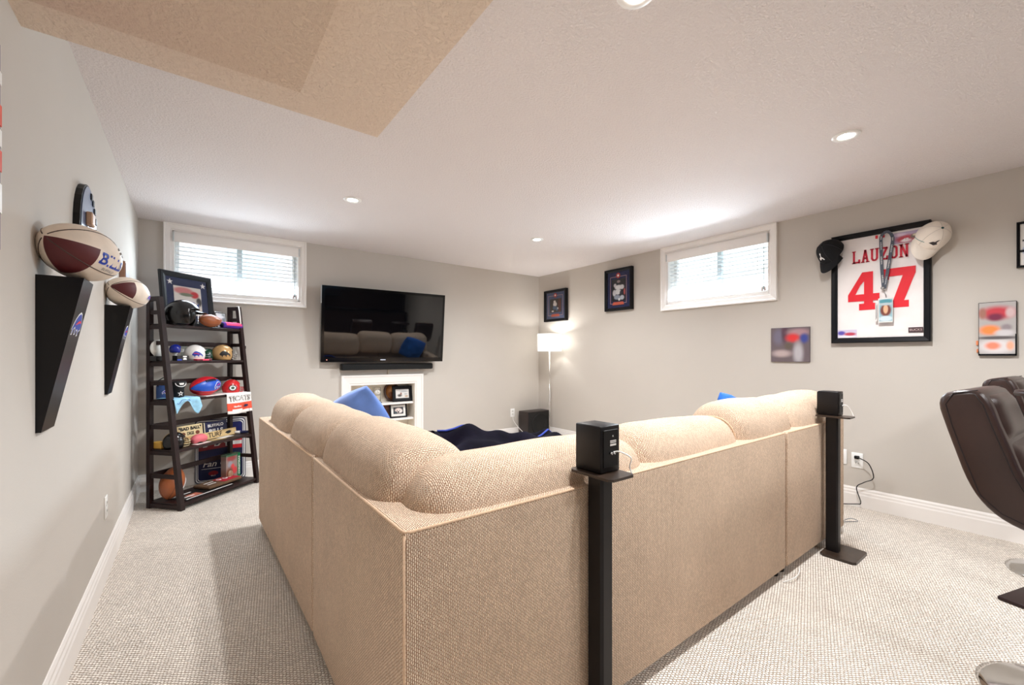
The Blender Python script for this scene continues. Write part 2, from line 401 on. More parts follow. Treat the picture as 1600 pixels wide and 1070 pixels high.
MAT_SLAT = M('blind_slat', rgb(246, 248, 250), rough=0.5, var=0.01)
MAT_SLAT.node_tree.nodes['Principled BSDF'].inputs['Subsurface Weight'].default_value = 0.0
def window(n, op, place, label, where):
    x0, x1, z0, z1 = op
    w = struct(thing('window_%d' % n, None, None, *place))
    mb = MB(); casing(mb, x0, x1, z0, z1, .068 if n == 2 else .062, .028, top=H-z1-.001); mb.build('casing', MAT_TRIM, w)
    mb = MB(); T = WB
    mb.box((x0, -.005, z0), (x1, T, z0+.012)).box((x0, -.005, z1-.012), (x1, T, z1)).box((x0, -.005, z0), (x0+.012, T, z1)).box((x1-.012, -.005, z0), (x1, T, z1))
    mb.build('jamb', MAT_TRIM, w)
    mb = MB(); y0, y1 = .12, .16; fw = .035; mid = (x0+x1)/2
    for a in ((x0+.012, x0+.012+fw), (x1-.012-fw, x1-.012)): mb.box((a[0], y0, z0+.012), (a[1], y1, z1-.012), .003)
    mb.box((x0+.012, y0, z0+.012), (x1-.012, y1, z0+.012+fw), .003).box((x0+.012, y0, z1-.012-fw), (x1-.012, y1, z1-.012), .003)
    mb.build('frame', MAT_WHITE, w)
    s = MB().box((mid-.022, y0-.006, z0+.04), (mid+.022, y1+.005, z1-.04), .003).build('meeting_stile', M('grey_vinyl', rgb(206, 216, 220), rough=.5), w)
    for a, b in ((x0+.045, mid-.02), (mid+.02, x1-.045)):
        MB().box((a, .138, z0+.045), (b, .142, z1-.045)).build('pane', MAT_PANE, w)
    # the blind hangs in the opening
    bl = thing('window_blind', label, 'blind', *place, group=None)
    MB().box((x0+.004, -.028, z1-.105), (x1-.004, -.016, z1-.012), .004, 2).box((x0+.006, -.016, z1-.05), (x1-.006, .03, z1-.014), .002).build('valance', MAT_TRIM, bl)
    for xx in (x0+.002, x1-.014): MB().box((xx, -.032, z1-.10), (xx+.012, .0, z1-.02), .002).build('bracket', M('clear_clip', rgb(200, 205, 206), rough=.3), bl)
    sl = MB(); n_s = 11; zt = z1-.115; zb = z0+.03; first = None
    for k in range(n_s):
        zz = zb+(zt-zb)*(k+.5)/n_s
        if first is None:
            def fn(u, v): return Vector((x0+.02+(x1-x0-.04)*u, .002+.05*v, .004*math.sin(PI*v)))
            mb = MB(); mb.grid(fn, 2, 5); mb.grid(lambda u, v: fn(u, 1-v)-Vector((0, 0, .0026)), 2, 5)
            first = mb.build('slat', MAT_SLAT, bl, loc=(0, 0, zz))
        else:
            c = first.copy(); COL.objects.link(c); c.location = (0, 0, zz)
    MB().box((x0+.02, .004, z0+.013), (x1-.02, .05, z0+.03), .003).build('bottom_rail', MAT_TRIM, bl)
    for f in (.13, .40, .66, .9):
        xx = x0+(x1-x0)*f
        MB().tube([(xx, .0, z0+.03), (xx, .0, zt+.02)], .0014, 6).build('ladder_cord', MAT_WHITECABLE, bl)
    xx = x0+(x1-x0)*.955
    MB().tube([(xx, -.006, z0+.07), (xx, -.006, z1-.11)], .0022, 6).lathe([(0, 0), (.006, .002), (.005, .03), (.002, .034)], 8, mat=Matrix.Translation((xx, -.006, z0+.045))).build('pull_cord', M('grey_cord', rgb(120, 140, 140)), bl)
    for dx in (-.012, .012):
        MB().lathe([(0, 0), (.008, .002), (.006, .035), (.002, .04)], 8, mat=Matrix.Translation((xx+dx, -.01, z0+.03))).build('tassel', M('wood_tassel', rgb(190, 170, 165)), bl)
window(1, W1, ((0, D, 0), (0, 0, 0)), 'white slatted blind in the window above the sports shelf', '')
window(2, W2, ((W, 0, 0), (0, 0, RZ_RIGHT)), 'white slatted blind in the window on the right wall between pictures', '')

# outside, seen between the slats
def brickmat(name, c1, c2, mo):
    m, nt, p = newmat(name); tc = node(nt, 'ShaderNodeTexCoord'); br = node(nt, 'ShaderNodeTexBrick')
    mp = node(nt, 'ShaderNodeMapping'); mp.inputs['Rotation'].default_value = (R(90), 0, 0)
    nt.links.new(tc.outputs['Object'], mp.inputs[0]); nt.links.new(mp.outputs[0], br.inputs['Vector'])
    br.inputs['Scale'].default_value = 1; br.inputs['Brick Width'].default_value = .21; br.inputs['Row Height'].default_value = .075
    br.inputs['Mortar Size'].default_value = .008
    for k, c in (('Color1', c1), ('Color2', c2), ('Mortar', mo)): br.inputs[k].default_value = (*c, 1)
    nt.links.new(br.outputs['Color'], p.inputs['Base Color']); p.inputs['Roughness'].default_value = .9
    return m
gr = struct(MB().box((-8, D+WB+.02, 1.2), (14, D+14, 1.62)).box((W+WB+.02, -8, 1.2), (W+14, D+WB, 1.62)).build('ground_outside', M('pale_ground', rgb(226, 230, 230), rough=.9)))  # ground in one even near-white tone
nh = thing('neighbour_house', 'pale brick house with white window outside the back window', 'house', (0, D+4.5, 1.62))
MB().box((-3, 0, 0), (1.95, .3, 6)).build('brick_wall', brickmat('pale_brick', rgb(240, 210, 204), rgb(232, 198, 192), rgb(238, 228, 224)), nh)
MB().box((1.95, .02, 0), (6, .3, 6)).build('siding_wall', M('blue_grey_siding', rgb(222, 232, 238), rough=.7), nh)
f = MB().box((.75, -.05, .5), (1.75, .0, 2.2), .01).build('window_frame', MAT_TRIM, nh); MB().box((.85, -.055, .6), (1.65, -.05, 2.1)).build('pane', M('far_pane', rgb(200, 214, 222), rough=.1), f)
dk = thing('garden_fence', 'pale wooden fence and railing seen through the right window', 'fence', (W+3.4, 0, 1.62))
MF = M('weathered_board', rgb(214, 206, 198), rough=.8, var=.15)
for k in range(7): MB().box((0, -1.2, .05+k*.15), (.03, 4.2, .17+k*.15)).build('board', MF, dk)
for k in range(12): MB().box((.0, .3+k*.17, 1.12), (.03, .34+k*.17, 1.75)).build('baluster', MF, dk)
MB().box((-.03, .2, 1.75), (.06, 2.4, 1.81)).build('rail', MF, dk)
for yy in (-.6, 1.2, 3.0): MB().box((.03, yy, 0), (.12, yy+.09, 1.8)).build('post', MF, dk)

# wall niche with shelves under the TV
ni = struct(thing('trim_niche', None, None, (0, D, 0)))
mb = MB(); casing(mb, NI[0], NI[1], NI[2], NI[3], .105, .024, top=.118); mb.build('casing', MAT_TRIM, ni)
nx0, nx1, nz0, nz1 = NI; nd = .19
MB().box((nx0+.001, nd, nz0+.001), (nx1-.001, nd+.02, nz1-.001)).box((nx0+.001, .001, nz0+.001), (nx0+.006, nd, nz1-.001)).box((nx1-.006, .001, nz0+.001), (nx1-.001, nd, nz1-.001)).box((nx0+.006, .001, nz1-.006), (nx1-.006, nd, nz1-.001)).box((nx0+.006, .001, nz0+.001), (nx1-.006, nd, nz0+.006)).build('niche_lining', M('niche_paint', rgb(226, 219, 206), rough=.8, var=.02), ni)
for z in (.632, .437): MB().box((nx0+.006, .02, z-.024), (nx1-.006, nd, z), .002).build('shelf_board', MAT_TRIM, ni)

# ------------------------------------------------------------------ recessed lights
def potlight(x, y, label):
    t = thing('recessed_light', label, 'ceiling light', (x, y, H))
    MB().lathe([(.036, -.002), (.040, -.006), (.062, -.006), (.066, -.001), (.066, 0)], 32).build('trim_ring', MAT_WHITE, t)
    MB().lathe([(0, -.0045), (.024, -.0045), (.036, -.002)], 24).build('bulb', M('pot_bulb', (1, 1, 1), emit=(1, .94, .86), estr=25), t)
potlight(*POTS[0], 'small round recessed ceiling light above the gap left of the television')
potlight(*POTS[1], 'small round recessed ceiling light nearest the far corner with the floor lamp')
potlight(*POTS[2], 'large looking round recessed ceiling light on the right, nearest the jersey wall')
potlight(*POTS[3], 'round recessed ceiling light at the top edge of the photo')

# ------------------------------------------------------------------ sectional sofa
SB = 0.045; SH = 0.78; RT = 0.13                    # clearance, back height, back thickness
sofa = thing('sectional_sofa', 'large beige woven L-shaped sectional sofa seen from behind', 'sofa')
def slab(name, pts_fn, nu, nv, parent): pass
def backpanel(axis, a0, a1, c0, c1, z1=SH, flare0=0, flare1=0):
    """upholstered back: runs along axis from a0 to a1; c0 outer face, c1 inner face"""
    mb = MB(); lo = (a0, c0, SB) if axis == 'x' else (c0, a0, SB); hi = (a1, c1, z1) if axis == 'x' else (c1, a1, z1)
    mb.box(lo, hi, .014, 3)
    o = mb.build('back', MAT_SOFA, sofa, uv=True)
    # welt along the outer top edge
    e = .006
    if axis == 'x': p = [(a0+.01, c0+e, SB+.02), (a0+e, c0+e, z1-.02), (a0+.02, c0+e, z1-.006), (a1-.02, c0+e, z1-.006), (a1-e, c0+e, z1-.02), (a1-.01, c0+e, SB+.02)]
    else: p = [(c0+e, a0+.01, SB+.02), (c0+e, a0+e, z1-.02), (c0+e, a0+.02, z1-.006), (c0+e, a1-.02, z1-.006), (c0+e, a1-e, z1-.02), (c0+e, a1-.01, SB+.02)]
    MB().tube(p[2:4], .0055, 6).build('piping', MAT_PIPE, o)
    return o
def cornerback_build():
    o_ = [(.775, .948), (2.949, .948), (2.949, .948+RT), (.775+RT+.03, .948+RT), (.775+RT, .948+RT+.03), (.775+RT, 1.884), (.775, 1.884)]; t = bmesh.new()
    a = [t.verts.new((x, y, SB)) for x, y in o_]; b = [t.verts.new((x, y, SH)) for x, y in o_]; n = len(o_)
    t.faces.new(a[::-1]); t.faces.new(b)
    for i in range(n): t.faces.new((a[i], a[(i+1) % n], b[(i+1) % n], b[i]))
    bmesh.ops.recalc_face_normals(t, faces=t.faces[:])
    bmesh.ops.bevel(t, geom=t.edges[:], offset=.013, segments=3, affect='EDGES', profile=.5)
    mb = MB(); mb._add(t, 0, True); o = mb.build('back', MAT_SOFA, sofa, uv=True)
    e = .005; z = SH-.005
    MB().tube([(.775+e, 1.875, z), (.775+e, .948+.02, z), (.775+.008, .948+.008, z), (.775+.02, .948+e, z), (2.938, .948+e, z)], .0045, 6).build('piping', MAT_PIPE, o)
    MB().tube([(.775+.004, .948+.004, SB+.01), (.775+.004, .948+.004, SH-.01)], .0035, 6).build('piping', MAT_PIPE, o)
cornerback_build()
backpanel('x', 2.966, 3.90, .948, .948+RT)
_b = backpanel('y', 1.902, 3.46, .775, .775+RT)
for v in _b.data.vertices: v.co.x -= .022*max(0, (v.co.y-1.9)/1.56); v.co.z -= .016*max(0, (v.co.y-1.9)/1.56)*(v.co.z > .5)
for v in _b.children[0].data.vertices: v.co.x -= .022*max(0, (v.co.y-1.9)/1.56); v.co.z -= .016*max(0, (v.co.y-1.9)/1.56)
def cushbox(name, lo, hi, bev=.06, parent=sofa, mat=None):
    return MB().box(lo, hi, bev, 4).build(name, mat or MAT_SOFA, parent, uv=True)
# seat decks and seat cushions
MB().box((.905, 1.078, SB), (3.78, 1.90, .28), .02, 2).box((.905, 1.90, SB), (1.75, 3.32, .28), .02, 2).build('seat_base', MAT_SOFA, sofa, uv=True)
for a, b in ((1.78, 2.78), (2.79, 3.77)): cushbox('seat_cushion', (a, 1.08, .28), (b, 1.95, .45))
cushbox('seat_cushion', (.91, 1.08, .28), (1.77, 1.95, .45))
for a, b in ((1.96, 2.63), (2.64, 3.31)): cushbox('seat_cushion', (.91, a, .28), (1.78, b, .45))
cushbox('arm', (3.79, .95, SB), (3.93, 1.93, .62), .05)
cushbox('arm', (.80, 3.33, SB), (1.76, 3.46, .60), .05)
for x, y in ((.83, 1.0), (.83, 1.86), (.83, 3.40), (1.70, 3.40), (2.92, 1.0), (3.0, 1.0), (3.86, 1.0), (3.86, 1.86), (1.70, 1.86)):
    MB().lathe([(0, 0), (.022, 0), (.026, SB+.01), (0, SB+.01)], 10).build('foot', MAT_BLACKWOOD, sofa, loc=(x, y, 0))

def pillow(name, w, h, t, mat, parent=None, loc=(0, 0, 0), rot=(0, 0, 0), e=2.6, pinch=.10, sag=0.0, seed=0, pipe=True, wr=.008, uvs=True, edge=.25):
    """stuffed cushion in local x (width), z (height), thickness y: two bulged faces meeting in a seam"""
    rnd = random.Random(seed); ph = [rnd.uniform(0, 6.28) for _ in range(6)]
    N, K = 28, 20
    def prof(u, v):
        a, b = 2*u-1, 2*v-1
        x = a*(1-pinch*(b*b)*.9); z = b*(1-pinch*(a*a)*.9)
        d = max(0.0, (1-abs(a)**e))**.5*max(0.0, (1-abs(b)**e))**.5
        edge_ = edge
        d = d*(1-edge_)+edge_*min(1.0, (max(0.0, (1-abs(a)**8))*max(0.0, (1-abs(b)**8)))**.5)
        wv = wr*(math.sin(5*a+ph[0]+2*b)+math.sin(7*b+ph[1])*math.cos(4*a+ph[2])+.6*math.sin(11*a*b+ph[3]))*d
        return x*w/2, d*t/2, z*h/2-sag*(1-b)*d*.0, wv
    mb = MB()
    def f1(u, v): x, d, z, wv = prof(u, v); return Vector((x, -d-wv, z+sag*d*2/t*.02))
    def f2(u, v): x, d, z, wv = prof(1-u, v); return Vector((x, d+wv, z))
    mb.grid(f1, N, K); mb.grid(f2, N, K)
    bmesh.ops.remove_doubles(mb.bm, verts=mb.bm.verts[:], dist=.0008)
    o = mb.build(name, mat, parent, loc, rot, uv=uvs)
    if pipe:
        pts = []
        for u, v in [(i/14, 0) for i in range(14)]+[(1, i/10) for i in range(10)]+[(1-i/14, 1) for i in range(14)]+[(0, 1-i/10) for i in range(10)]:
            x, d, z, wv = prof(u, v); pts.append((x, 0, z))
        MB().tube(pts, .006, 6, closed=True).build('piping', MAT_PIPE, o)
    return o
BC = dict(e=3.2, pinch=.05, edge=.45, wr=.007)
def bolster(w, h, t, loc, rot, seed=0):
    """loose stuffed back cushion: round in section, squarer along its length, with a seam near each end"""
    rnd = random.Random(seed); ph = [rnd.uniform(0, 6.28) for _ in range(8)]
    def sect(s, th, k=1.0):
        f = max(0.0, 1-abs(s)**7)**(1/3.0)*k
        c, n_ = math.cos(th), math.sin(th); e = 2/2.5
        y = math.copysign(abs(c)**e, c)*t/2; z = math.copysign(abs(n_)**e, n_)*h/2
        wv = 1+.012*math.sin(3*s+2*th+ph[0])+.010*math.sin(7*s-3*th+ph[1])+.012*math.sin(5*th+ph[2])*abs(s)**3
        crease = -.035*math.exp(-((abs(s)-.93)/.05)**2)*max(0, math.sin(th))**4
        return Vector((s*w/2*(1+.01*math.sin(3*th+ph[3])), y*f*wv, z*f*(wv+crease)))
    S = [-math.cos(PI*i/34) for i in range(35)]
    mb = MB(); mb.grid(lambda u, v: sect(S[round(v*34)], 2*PI*u), 44, 35, closeu=True)
    bmesh.ops.remove_doubles(mb.bm, verts=mb.bm.verts[:], dist=1e-5); bmesh.ops.recalc_face_normals(mb.bm, faces=mb.bm.faces[:])
    o = mb.build('back_cushion', MAT_SOFA, sofa, loc, rot, uv=True)
    p = MB()
    for s_ in ((-.955, .955) if seed not in (0, 10) else ((.955,) if seed == 0 else (.955,))): p.tube([sect(s_, 2*PI*i/40, 1.006) for i in range(40)], .0042, 6, closed=True)
    p.build('piping', MAT_PIPE, o)
    return o
# back cushions: right run (facing the television), then left run
for k, (x0, x1, top, yc, th, rz) in enumerate(((.848, 1.80, .892, 1.128, .34, 0), (1.74, 2.57, .900, 1.135, .34, 1), (2.51, 3.18, .950, 1.140, .35, 2), (3.13, 3.90, .950, 1.140, .35, 0))):
    bolster(x1-x0, .42, th, ((x0+x1)/2, yc, top-.205), (R(-5), R((0, 1, 0, -2)[k]), R(rz)), seed=k)
for k, (y0, y1, top, xc, th) in enumerate(((1.14, 1.92, .940, .958, .34), (1.81, 2.60, .935, .955, .34), (2.53, 3.32, .940, .955, .34))):
    bolster(y1-y0, .42, th, (xc, (y0+y1)/2, top-.205), (R(5), 0, R(90)), seed=10+k)

MAT_DENIM = M('blue_velvet', rgb(92, 128, 200), rough=.8, var=.2, vscale=7, sheen=.4)
MAT_BRIGHT = M('bright_blue_cotton', rgb(28, 100, 190), rough=.8, var=.12)
tag(pillow('throw_pillow', .44, .44, .15, MAT_DENIM, None, (1.255, 2.83, .742), (R(12), R(-28), R(-52)), e=2, pinch=.12, pipe=False, seed=31, wr=.01, edge=.1, uvs=False), 'denim blue throw pillow standing on its corner in front of the bookcase niche', 'pillow')
tag(pillow('throw_pillow', .46, .44, .16, MAT_BRIGHT, None, (3.52, 1.47, .695), (R(-18), R(18), 0), e=2, pinch=.12, pipe=False, seed=33, wr=.01, edge=.1, uvs=False), 'bright blue throw pillow mostly hidden behind the right hand sofa cushions', 'pillow')

# ottoman with a navy blanket
ot = thing('ottoman', 'beige woven ottoman under the navy blanket', 'ottoman', (2.35, 2.50, 0))
cushbox('body', (-.50, -.38, .04), (.50, .38, .44), .04, ot)
for x in (-.42, .42):
    for y in (-.3, .3): MB().lathe([(0, 0), (.022, 0), (.026, .05), (0, .05)], 10).build('foot', MAT_BLACKWOOD, ot, loc=(x, y, 0))
def bl(u, v):
    x = 1.53+1.19*u; y = 2.14+.56*v
    prof_ = .27*math.exp(-((u-.0)/.10)**2)+.19*math.exp(-((u-.20)/.20)**2)+.175*(1-math.exp(-(u/.25)**2))+.05*math.exp(-((u-.93)/.06)**2)
    k = max(0, math.sin(PI*v))**.55*min(1, (1-u)*9)**.6
    z = .455+prof_*k*(.85+.15*math.sin(9*v+7*u))+(.012*math.sin(17*u+9*v)+.010*math.sin(31*u-13*v)+.012*math.sin(23*v+5*u))*k
    return Vector((x, y, max(z, .452)))
MAT_BLANKET = M('navy_blanket', rgb(13, 10, 24), rough=.95, var=.4, vscale=9, bump=.002, bscale=120, spec=.1)
mb = MB(); mb.grid(bl, 50, 24); mb.grid(lambda u, v: Vector((1.53+1.19*(1-u), 2.14+.56*v, .451)), 2, 2, smooth=False)
b_ = mb.build('throw_blanket', MAT_BLANKET); tag(b_, 'dark navy blanket bunched up behind the sofa cushions', 'blanket')
MB().tube([bl(u/20, .62)+Vector((0, 0, .004)) for u in range(2, 20)], .012, 6, flat=.5).build('hem', M('blue_hem', rgb(34, 58, 150), rough=.8), b_)

# ------------------------------------------------------------------ speakers on stands
MAT_STANDPLATE = M('bronze_black_plate', rgb(52, 40, 32), rough=.3, var=.2, vscale=20)
def stand(x, y, label):
    t = thing('speaker_stand', label, 'speaker stand', (x, y, 0))
    PL = Matrix.Rotation(R(-90), 4, 'X') @ Matrix.Diagonal((1, -1, -1, 1))
    def plate(name, x0, x1, y0, y1, z0, z1, c, mat):
        mb = MB(); mb.prism([(x0, y0+c), (x0+c, y0), (x1-c, y0), (x1, y0+c), (x1, y1-c), (x1-c, y1), (x0+c, y1), (x0, y1-c)], z0, z1, mat=Matrix(((1, 0, 0, 0), (0, 0, 1, 0), (0, 1, 0, 0), (0, 0, 0, 1)))); bmesh.ops.recalc_face_normals(mb.bm, faces=mb.bm.faces[:]); return mb.build(name, mat, t)
    plate('base', -.10, .135, -.135, .04, 0, .016, .016, MAT_STANDPLATE)
    plate('post', -.0275, .0275, -.032, .032, .016, .826, .008, MAT_BLACKWOOD)
    plate('top_plate', -.064, .050, -.098, .075, .826, .834, .012, MAT_STANDPLATE)
    return t
def speaker(x, y, label, w=.09):
    t = thing('speaker', label, 'speaker', (x, y, .834))
    MB().box((-w/2, -.045, 0), (w/2, .06, .145), .004, 2).build('cabinet', M('speaker_cabinet', rgb(16, 11, 11), rough=.4, spec=.3), t)
    MB().box((-w/2+.006, .06, .006), (w/2-.006, .066, .139), .003).build('grille', MAT_BLACK, t)
    b = MB().box((-w/2+.012, -.048, .018), (w/2-.012, -.0445, .132), .001).build('back_plate', MAT_BLACK, t)
    MB().box((-.004, -.0488, .082), (.024, -.048, .088)).box((-.004, -.0488, .091), (.024, -.048, .094)).box((-.004, -.0488, .096), (.024, -.048, .099)).build('rating_label', MAT_WPRINT, b)
    mb = MB()
    for dx in (-.003, .010): mb.lathe([(0, 0), (.004, 0), (.004, .008), (0, .008)], 10, mat=Matrix.Translation((dx, -.048, .060)) @ Matrix.Rotation(R(90), 4, 'X'))
    mb.lathe([(0, 0), (.003, 0), (.003, .002), (0, .002)], 10, mat=Matrix.Translation((.008, -.048, .112)) @ Matrix.Rotation(R(90), 4, 'X'))
    mb.build('terminal', MAT_METAL, b)
    return t
stand(1.412, .908, 'black wooden speaker stand in the foreground against the sofa back')
stand(3.49, .893, 'black wooden speaker stand with wide base at the far right end of the sofa')
speaker(1.415, .915, 'small black speaker on the near stand, its wired back showing')
speaker(3.510, .905, 'small black speaker on the far right stand')
def cable(name, pts, r, mat, label, n=6):
    P = []                                              # Catmull-Rom through the points
    q = [Vector(p) for p in pts]
    for i in range(len(q)-1):
        a, b, c, d = q[max(i-1, 0)], q[i], q[i+1], q[min(i+2, len(q)-1)]
        for k in range(8):
            t = k/8; P.append(.5*((2*b)+(c-a)*t+(2*a-5*b+4*c-d)*t*t+(3*b-a-3*c+d)*t**3))
    P.append(q[-1])
    return tag(MB().tube(P, r, n).build(name, mat), label, 'cable')
cable('speaker_wire', [(1.425, .866, .896), (1.43, .845, .900), (1.445, .815, .885), (1.452, .825, .855), (1.454, .818, .8355)], .0022, MAT_WHITECABLE, 'white wire looping from the back of the near speaker to its stand plate')
cable('speaker_wire', [(3.525, .856, .896), (3.53, .835, .895), (3.540, .815, .86), (3.535, .805, .8355)], .0022, MAT_WHITECABLE, 'white wire at the back of the far right speaker')

# ------------------------------------------------------------------ television and sound bar
tv = thing('television', 'large black flat screen television mounted on the back wall', 'television', (2.177, D-.15, 1.536), (R(5.7), 0, -.058))
TW, TH = 1.41, .82
MB().box((-TW/2, -.012, -TH/2), (TW/2, .035, TH/2), .006, 2).box((-.35, .035, -.25), (.35, .06, .2), .01).build('housing', M('tv_housing', rgb(14, 14, 15), rough=.25), tv)
MB().box((-TW/2+.03, -.0145, -TH/2+.05), (TW/2-.03, -.011, TH/2-.03)).build('screen', MAT_SCREEN, tv)
MB().box((-TW/2+.001, -.0135, -TH/2+.0), (TW/2-.001, -.0125, TH/2)).build('bezel', MAT_GLOSSBLACK, tv)
MB().box((-TW/2-.003, -.010, TH/2-.19), (-TW/2+.001, .03, TH/2)).build('edge_strip', M('silver_edge', rgb(200, 205, 208), rough=.3, metal=.8), tv)
MB().box((-.07, -.015, -TH/2+.018), (-.01, -.0135, -TH/2+.03)).build('badge', M('badge_silver', rgb(190, 200, 215), rough=.3), tv)
MB().sphere((-TW/2+.06, -.0145, -TH/2+.025), .004, u=8, v=6).build('power_light', M('power_led', rgb(240, 120, 100), emit=(1, .35, .25), estr=2), tv)
MB().box((-.22, .05, -.15), (.22, .105, .15), .004).build('wall_mount', MAT_BLACK, tv)
sb = thing('sound_bar', 'long black sound bar on the wall under the television', 'sound bar', (2.235, D, 1.07))
MB().box((-.55, -.10, -.036), (.55, -.012, .036), .016, 3).build('body', MAT_BLACK, sb)
MB().box((-.54, -.1025, -.03), (.54, -.099, .03), .002).build('grille', M('speaker_cloth', rgb(10, 10, 11), rough=.9, bump=.001, bscale=600), sb)
for x in (-.4, .4): MB().box((x, -.014, -.04), (x+.05, 0, .03)).build('bracket', MAT_BLACK, sb)
MB().box((.0, -.014, -.1), (.012, 0, -.036)).build('cable_cover', M('cable_cover', rgb(196, 184, 160)), sb)

# ------------------------------------------------------------------ things in the niche
def picture(name, w, h, label, cat, loc, rot, fw, fd, matw, mat_mat, art, frame_mat=None, glass=True, group=None):
    """framed picture, back at local y = 0, facing -y, centred on local x, bottom at z = 0"""
    t = thing(name, label, cat, loc, rot, group)
    fm = frame_mat or MAT_FRAME
    b = bmesh.new(); o = [(-w/2, 0), (w/2, 0), (w/2, h), (-w/2, h)]
    i = [(-w/2+fw, fw), (w/2-fw, fw), (w/2-fw, h-fw), (-w/2+fw, h-fw)]
    rings = [(0, 0), (0, -fd*.9), (.15, -fd), (.6, -fd*.93), (1, -fd*.75), (1, 0)]
    RR = [[b.verts.new((p[0]+(q[0]-p[0])*k, y, p[1]+(q[1]-p[1])*k)) for p, q in zip(o, i)] for k, y in rings]
    for A, B in zip(RR, RR[1:]+RR[:1]):
        for j in range(4): b.faces.new((A[j], A[(j+1) % 4], B[(j+1) % 4], B[j]))
    bmesh.ops.recalc_face_normals(b, faces=b.faces[:])
    mb = MB(); mb._add(b, 0, False); mb.build('frame', fm, t)
    y = -fd*.45
    if mat_mat:
        MB().box((-w/2+fw*.9, y, fw*.9), (w/2-fw*.9, y+.004, h-fw*.9)).build('mat_board', mat_mat, t)
    if art:
        m_ = matw if isinstance(matw, (tuple, list)) else (matw, matw, matw, matw)   # left right bottom top
        MB().box((-w/2+fw+m_[0], y-.003, fw+m_[2]), (w/2-fw-m_[1], y-.0005, h-fw-m_[3])).build('print', art, t)
    if glass: MB().box((-w/2+fw*.95, -fd*.72, fw*.95), (w/2-fw*.95, -fd*.72+.0015, h-fw*.95)).build('glass', MAT_GLASS, t)
    return t
WPAPER = M('paper_white', rgb(238, 234, 228), rough=.7, var=.02)
def easel(t, h): MB().box((-.02, .0, .0), (.02, .004, h*.7)).build('easel_back', MAT_BLACK, t, rot=(R(-24), 0, 0), loc=(0, .002, h*.02))
t = picture('standing_picture', .245, .19, 'black framed photo of a winter scene on the upper niche shelf', 'picture', (2.455, D+.075, .634), (R(-9), 0, R(-6)), .04, .018, .0,
        None, printed('winter_photo', rgb(225, 222, 218), [(.3, .3, .16, .14, rgb(90, 84, 80)), (.4, .5, .06, .14, rgb(150, 100, 80)), (.62, .75, .3, .1, rgb(178, 178, 180)), (.75, .45, .12, .1, rgb(190, 188, 186)), (.8, .2, .12, .1, rgb(190, 160, 130))], soft=.5))
t = picture('standing_picture', .215, .172, 'black framed photo of a white dog on the lower niche shelf', 'picture', (2.40, D+.065, .439), (R(-8), 0, R(-4)), .018, .016, .028,
        WPAPER, printed('dog_photo', rgb(60, 62, 66), [(.5, .5, .34, .38, rgb(226, 208, 200)), (.68, .42, .22, .3, rgb(236, 226, 220)), (.38, .5, .05, .07, rgb(30, 26, 26)), (.62, .5, .05, .07, rgb(30, 26, 26)), (.5, .28, .09, .11, rgb(40, 30, 30)), (.22, .2, .16, .2, rgb(70, 84, 90))], soft=.3))
pq = thing('round_plaque', 'round brown wooden plaque leaning behind the winter photo', 'plaque', (2.352, D+.150, .634), (R(-8), 0, 0))
PQ = Matrix.Translation((0, 0, .118)) @ Matrix.Rotation(R(90), 4, 'X') @ Matrix.Diagonal((.86, 1, 1, 1))
MB().lathe([(0, 0), (.118, 0), (.118, .012), (.112, .018), (.094, .018), (.090, .012), (0, .012)], 36, mat=PQ).build('rim', M('dark_oval_wood', rgb(58, 32, 22), rough=.35), pq)
MB().lathe([(0, .0135), (.09, .0135), (.088, .0120)], 36, mat=PQ).build('medallion', printed('carved_medallion', rgb(176, 116, 66), [(.5, .62, .18, .2, rgb(214, 160, 104)), (.42, .3, .22, .2, rgb(120, 66, 34)), (.62, .5, .1, .2, rgb(226, 180, 130)), (.66, .25, .14, .14, rgb(110, 60, 34))], soft=.5), pq)
ck = thing('crystal_clock', 'small clear glass and silver anniversary clock on the upper niche shelf', 'clock', (2.14, D+.085, .634))
MB().lathe([(0, 0), (.058, 0), (.060, .006), (.050, .012), (.03, .016), (0, .016)], 24).build('base', MAT_METAL, ck)
MB().box((-.042, -.028, .016), (.042, .028, .19), .006).build('glass_case', glassmat('crystal', tint=(.97, .97, .96)), ck)
for x in (-.036, .036): MB().lathe([(0, .016), (.006, .016), (.005, .185), (0, .185)], 8, mat=Matrix.Translation((x, 0, 0))).build('column', M('silver_column', rgb(214, 208, 198), rough=.3, metal=.6), ck)
MB().box((-.034, -.012, .03), (.034, .012, .09), .004).box((-.034, -.012, .155), (.034, .012, .185), .004).build('movement', M('silver_movement', rgb(214, 206, 192), rough=.35, metal=.4, var=.3, vscale=90), ck)
d_ = MB().lathe([(0, 0), (.032, 0), (.032, .006), (0, .006)], 24, mat=Matrix.Translation((0, -.014, .128)) @ Matrix.Rotation(R(90), 4, 'X')).build('dial', WPAPER, ck)
MB().box((-.001, -.0215, .128), (.001, -.0205, .150)).box((0, -.0215, .127), (.016, -.0205, .129)).build('hand', MAT_KPRINT, d_)
bx = tag(MB().box((-.16, -.035, 0), (.16, .035, .155), .004).build('storage_box', M('brown_box', rgb(88, 58, 50), rough=.7), None, (2.16, D+.145, .437)), 'plain brown box on the lower niche shelf beside the dog photo', 'box')
MB().box((-.163, -.038, .12), (.163, .038, .160), .004).build('lid', M('brown_box_lid', rgb(96, 62, 54), rough=.7), bx)

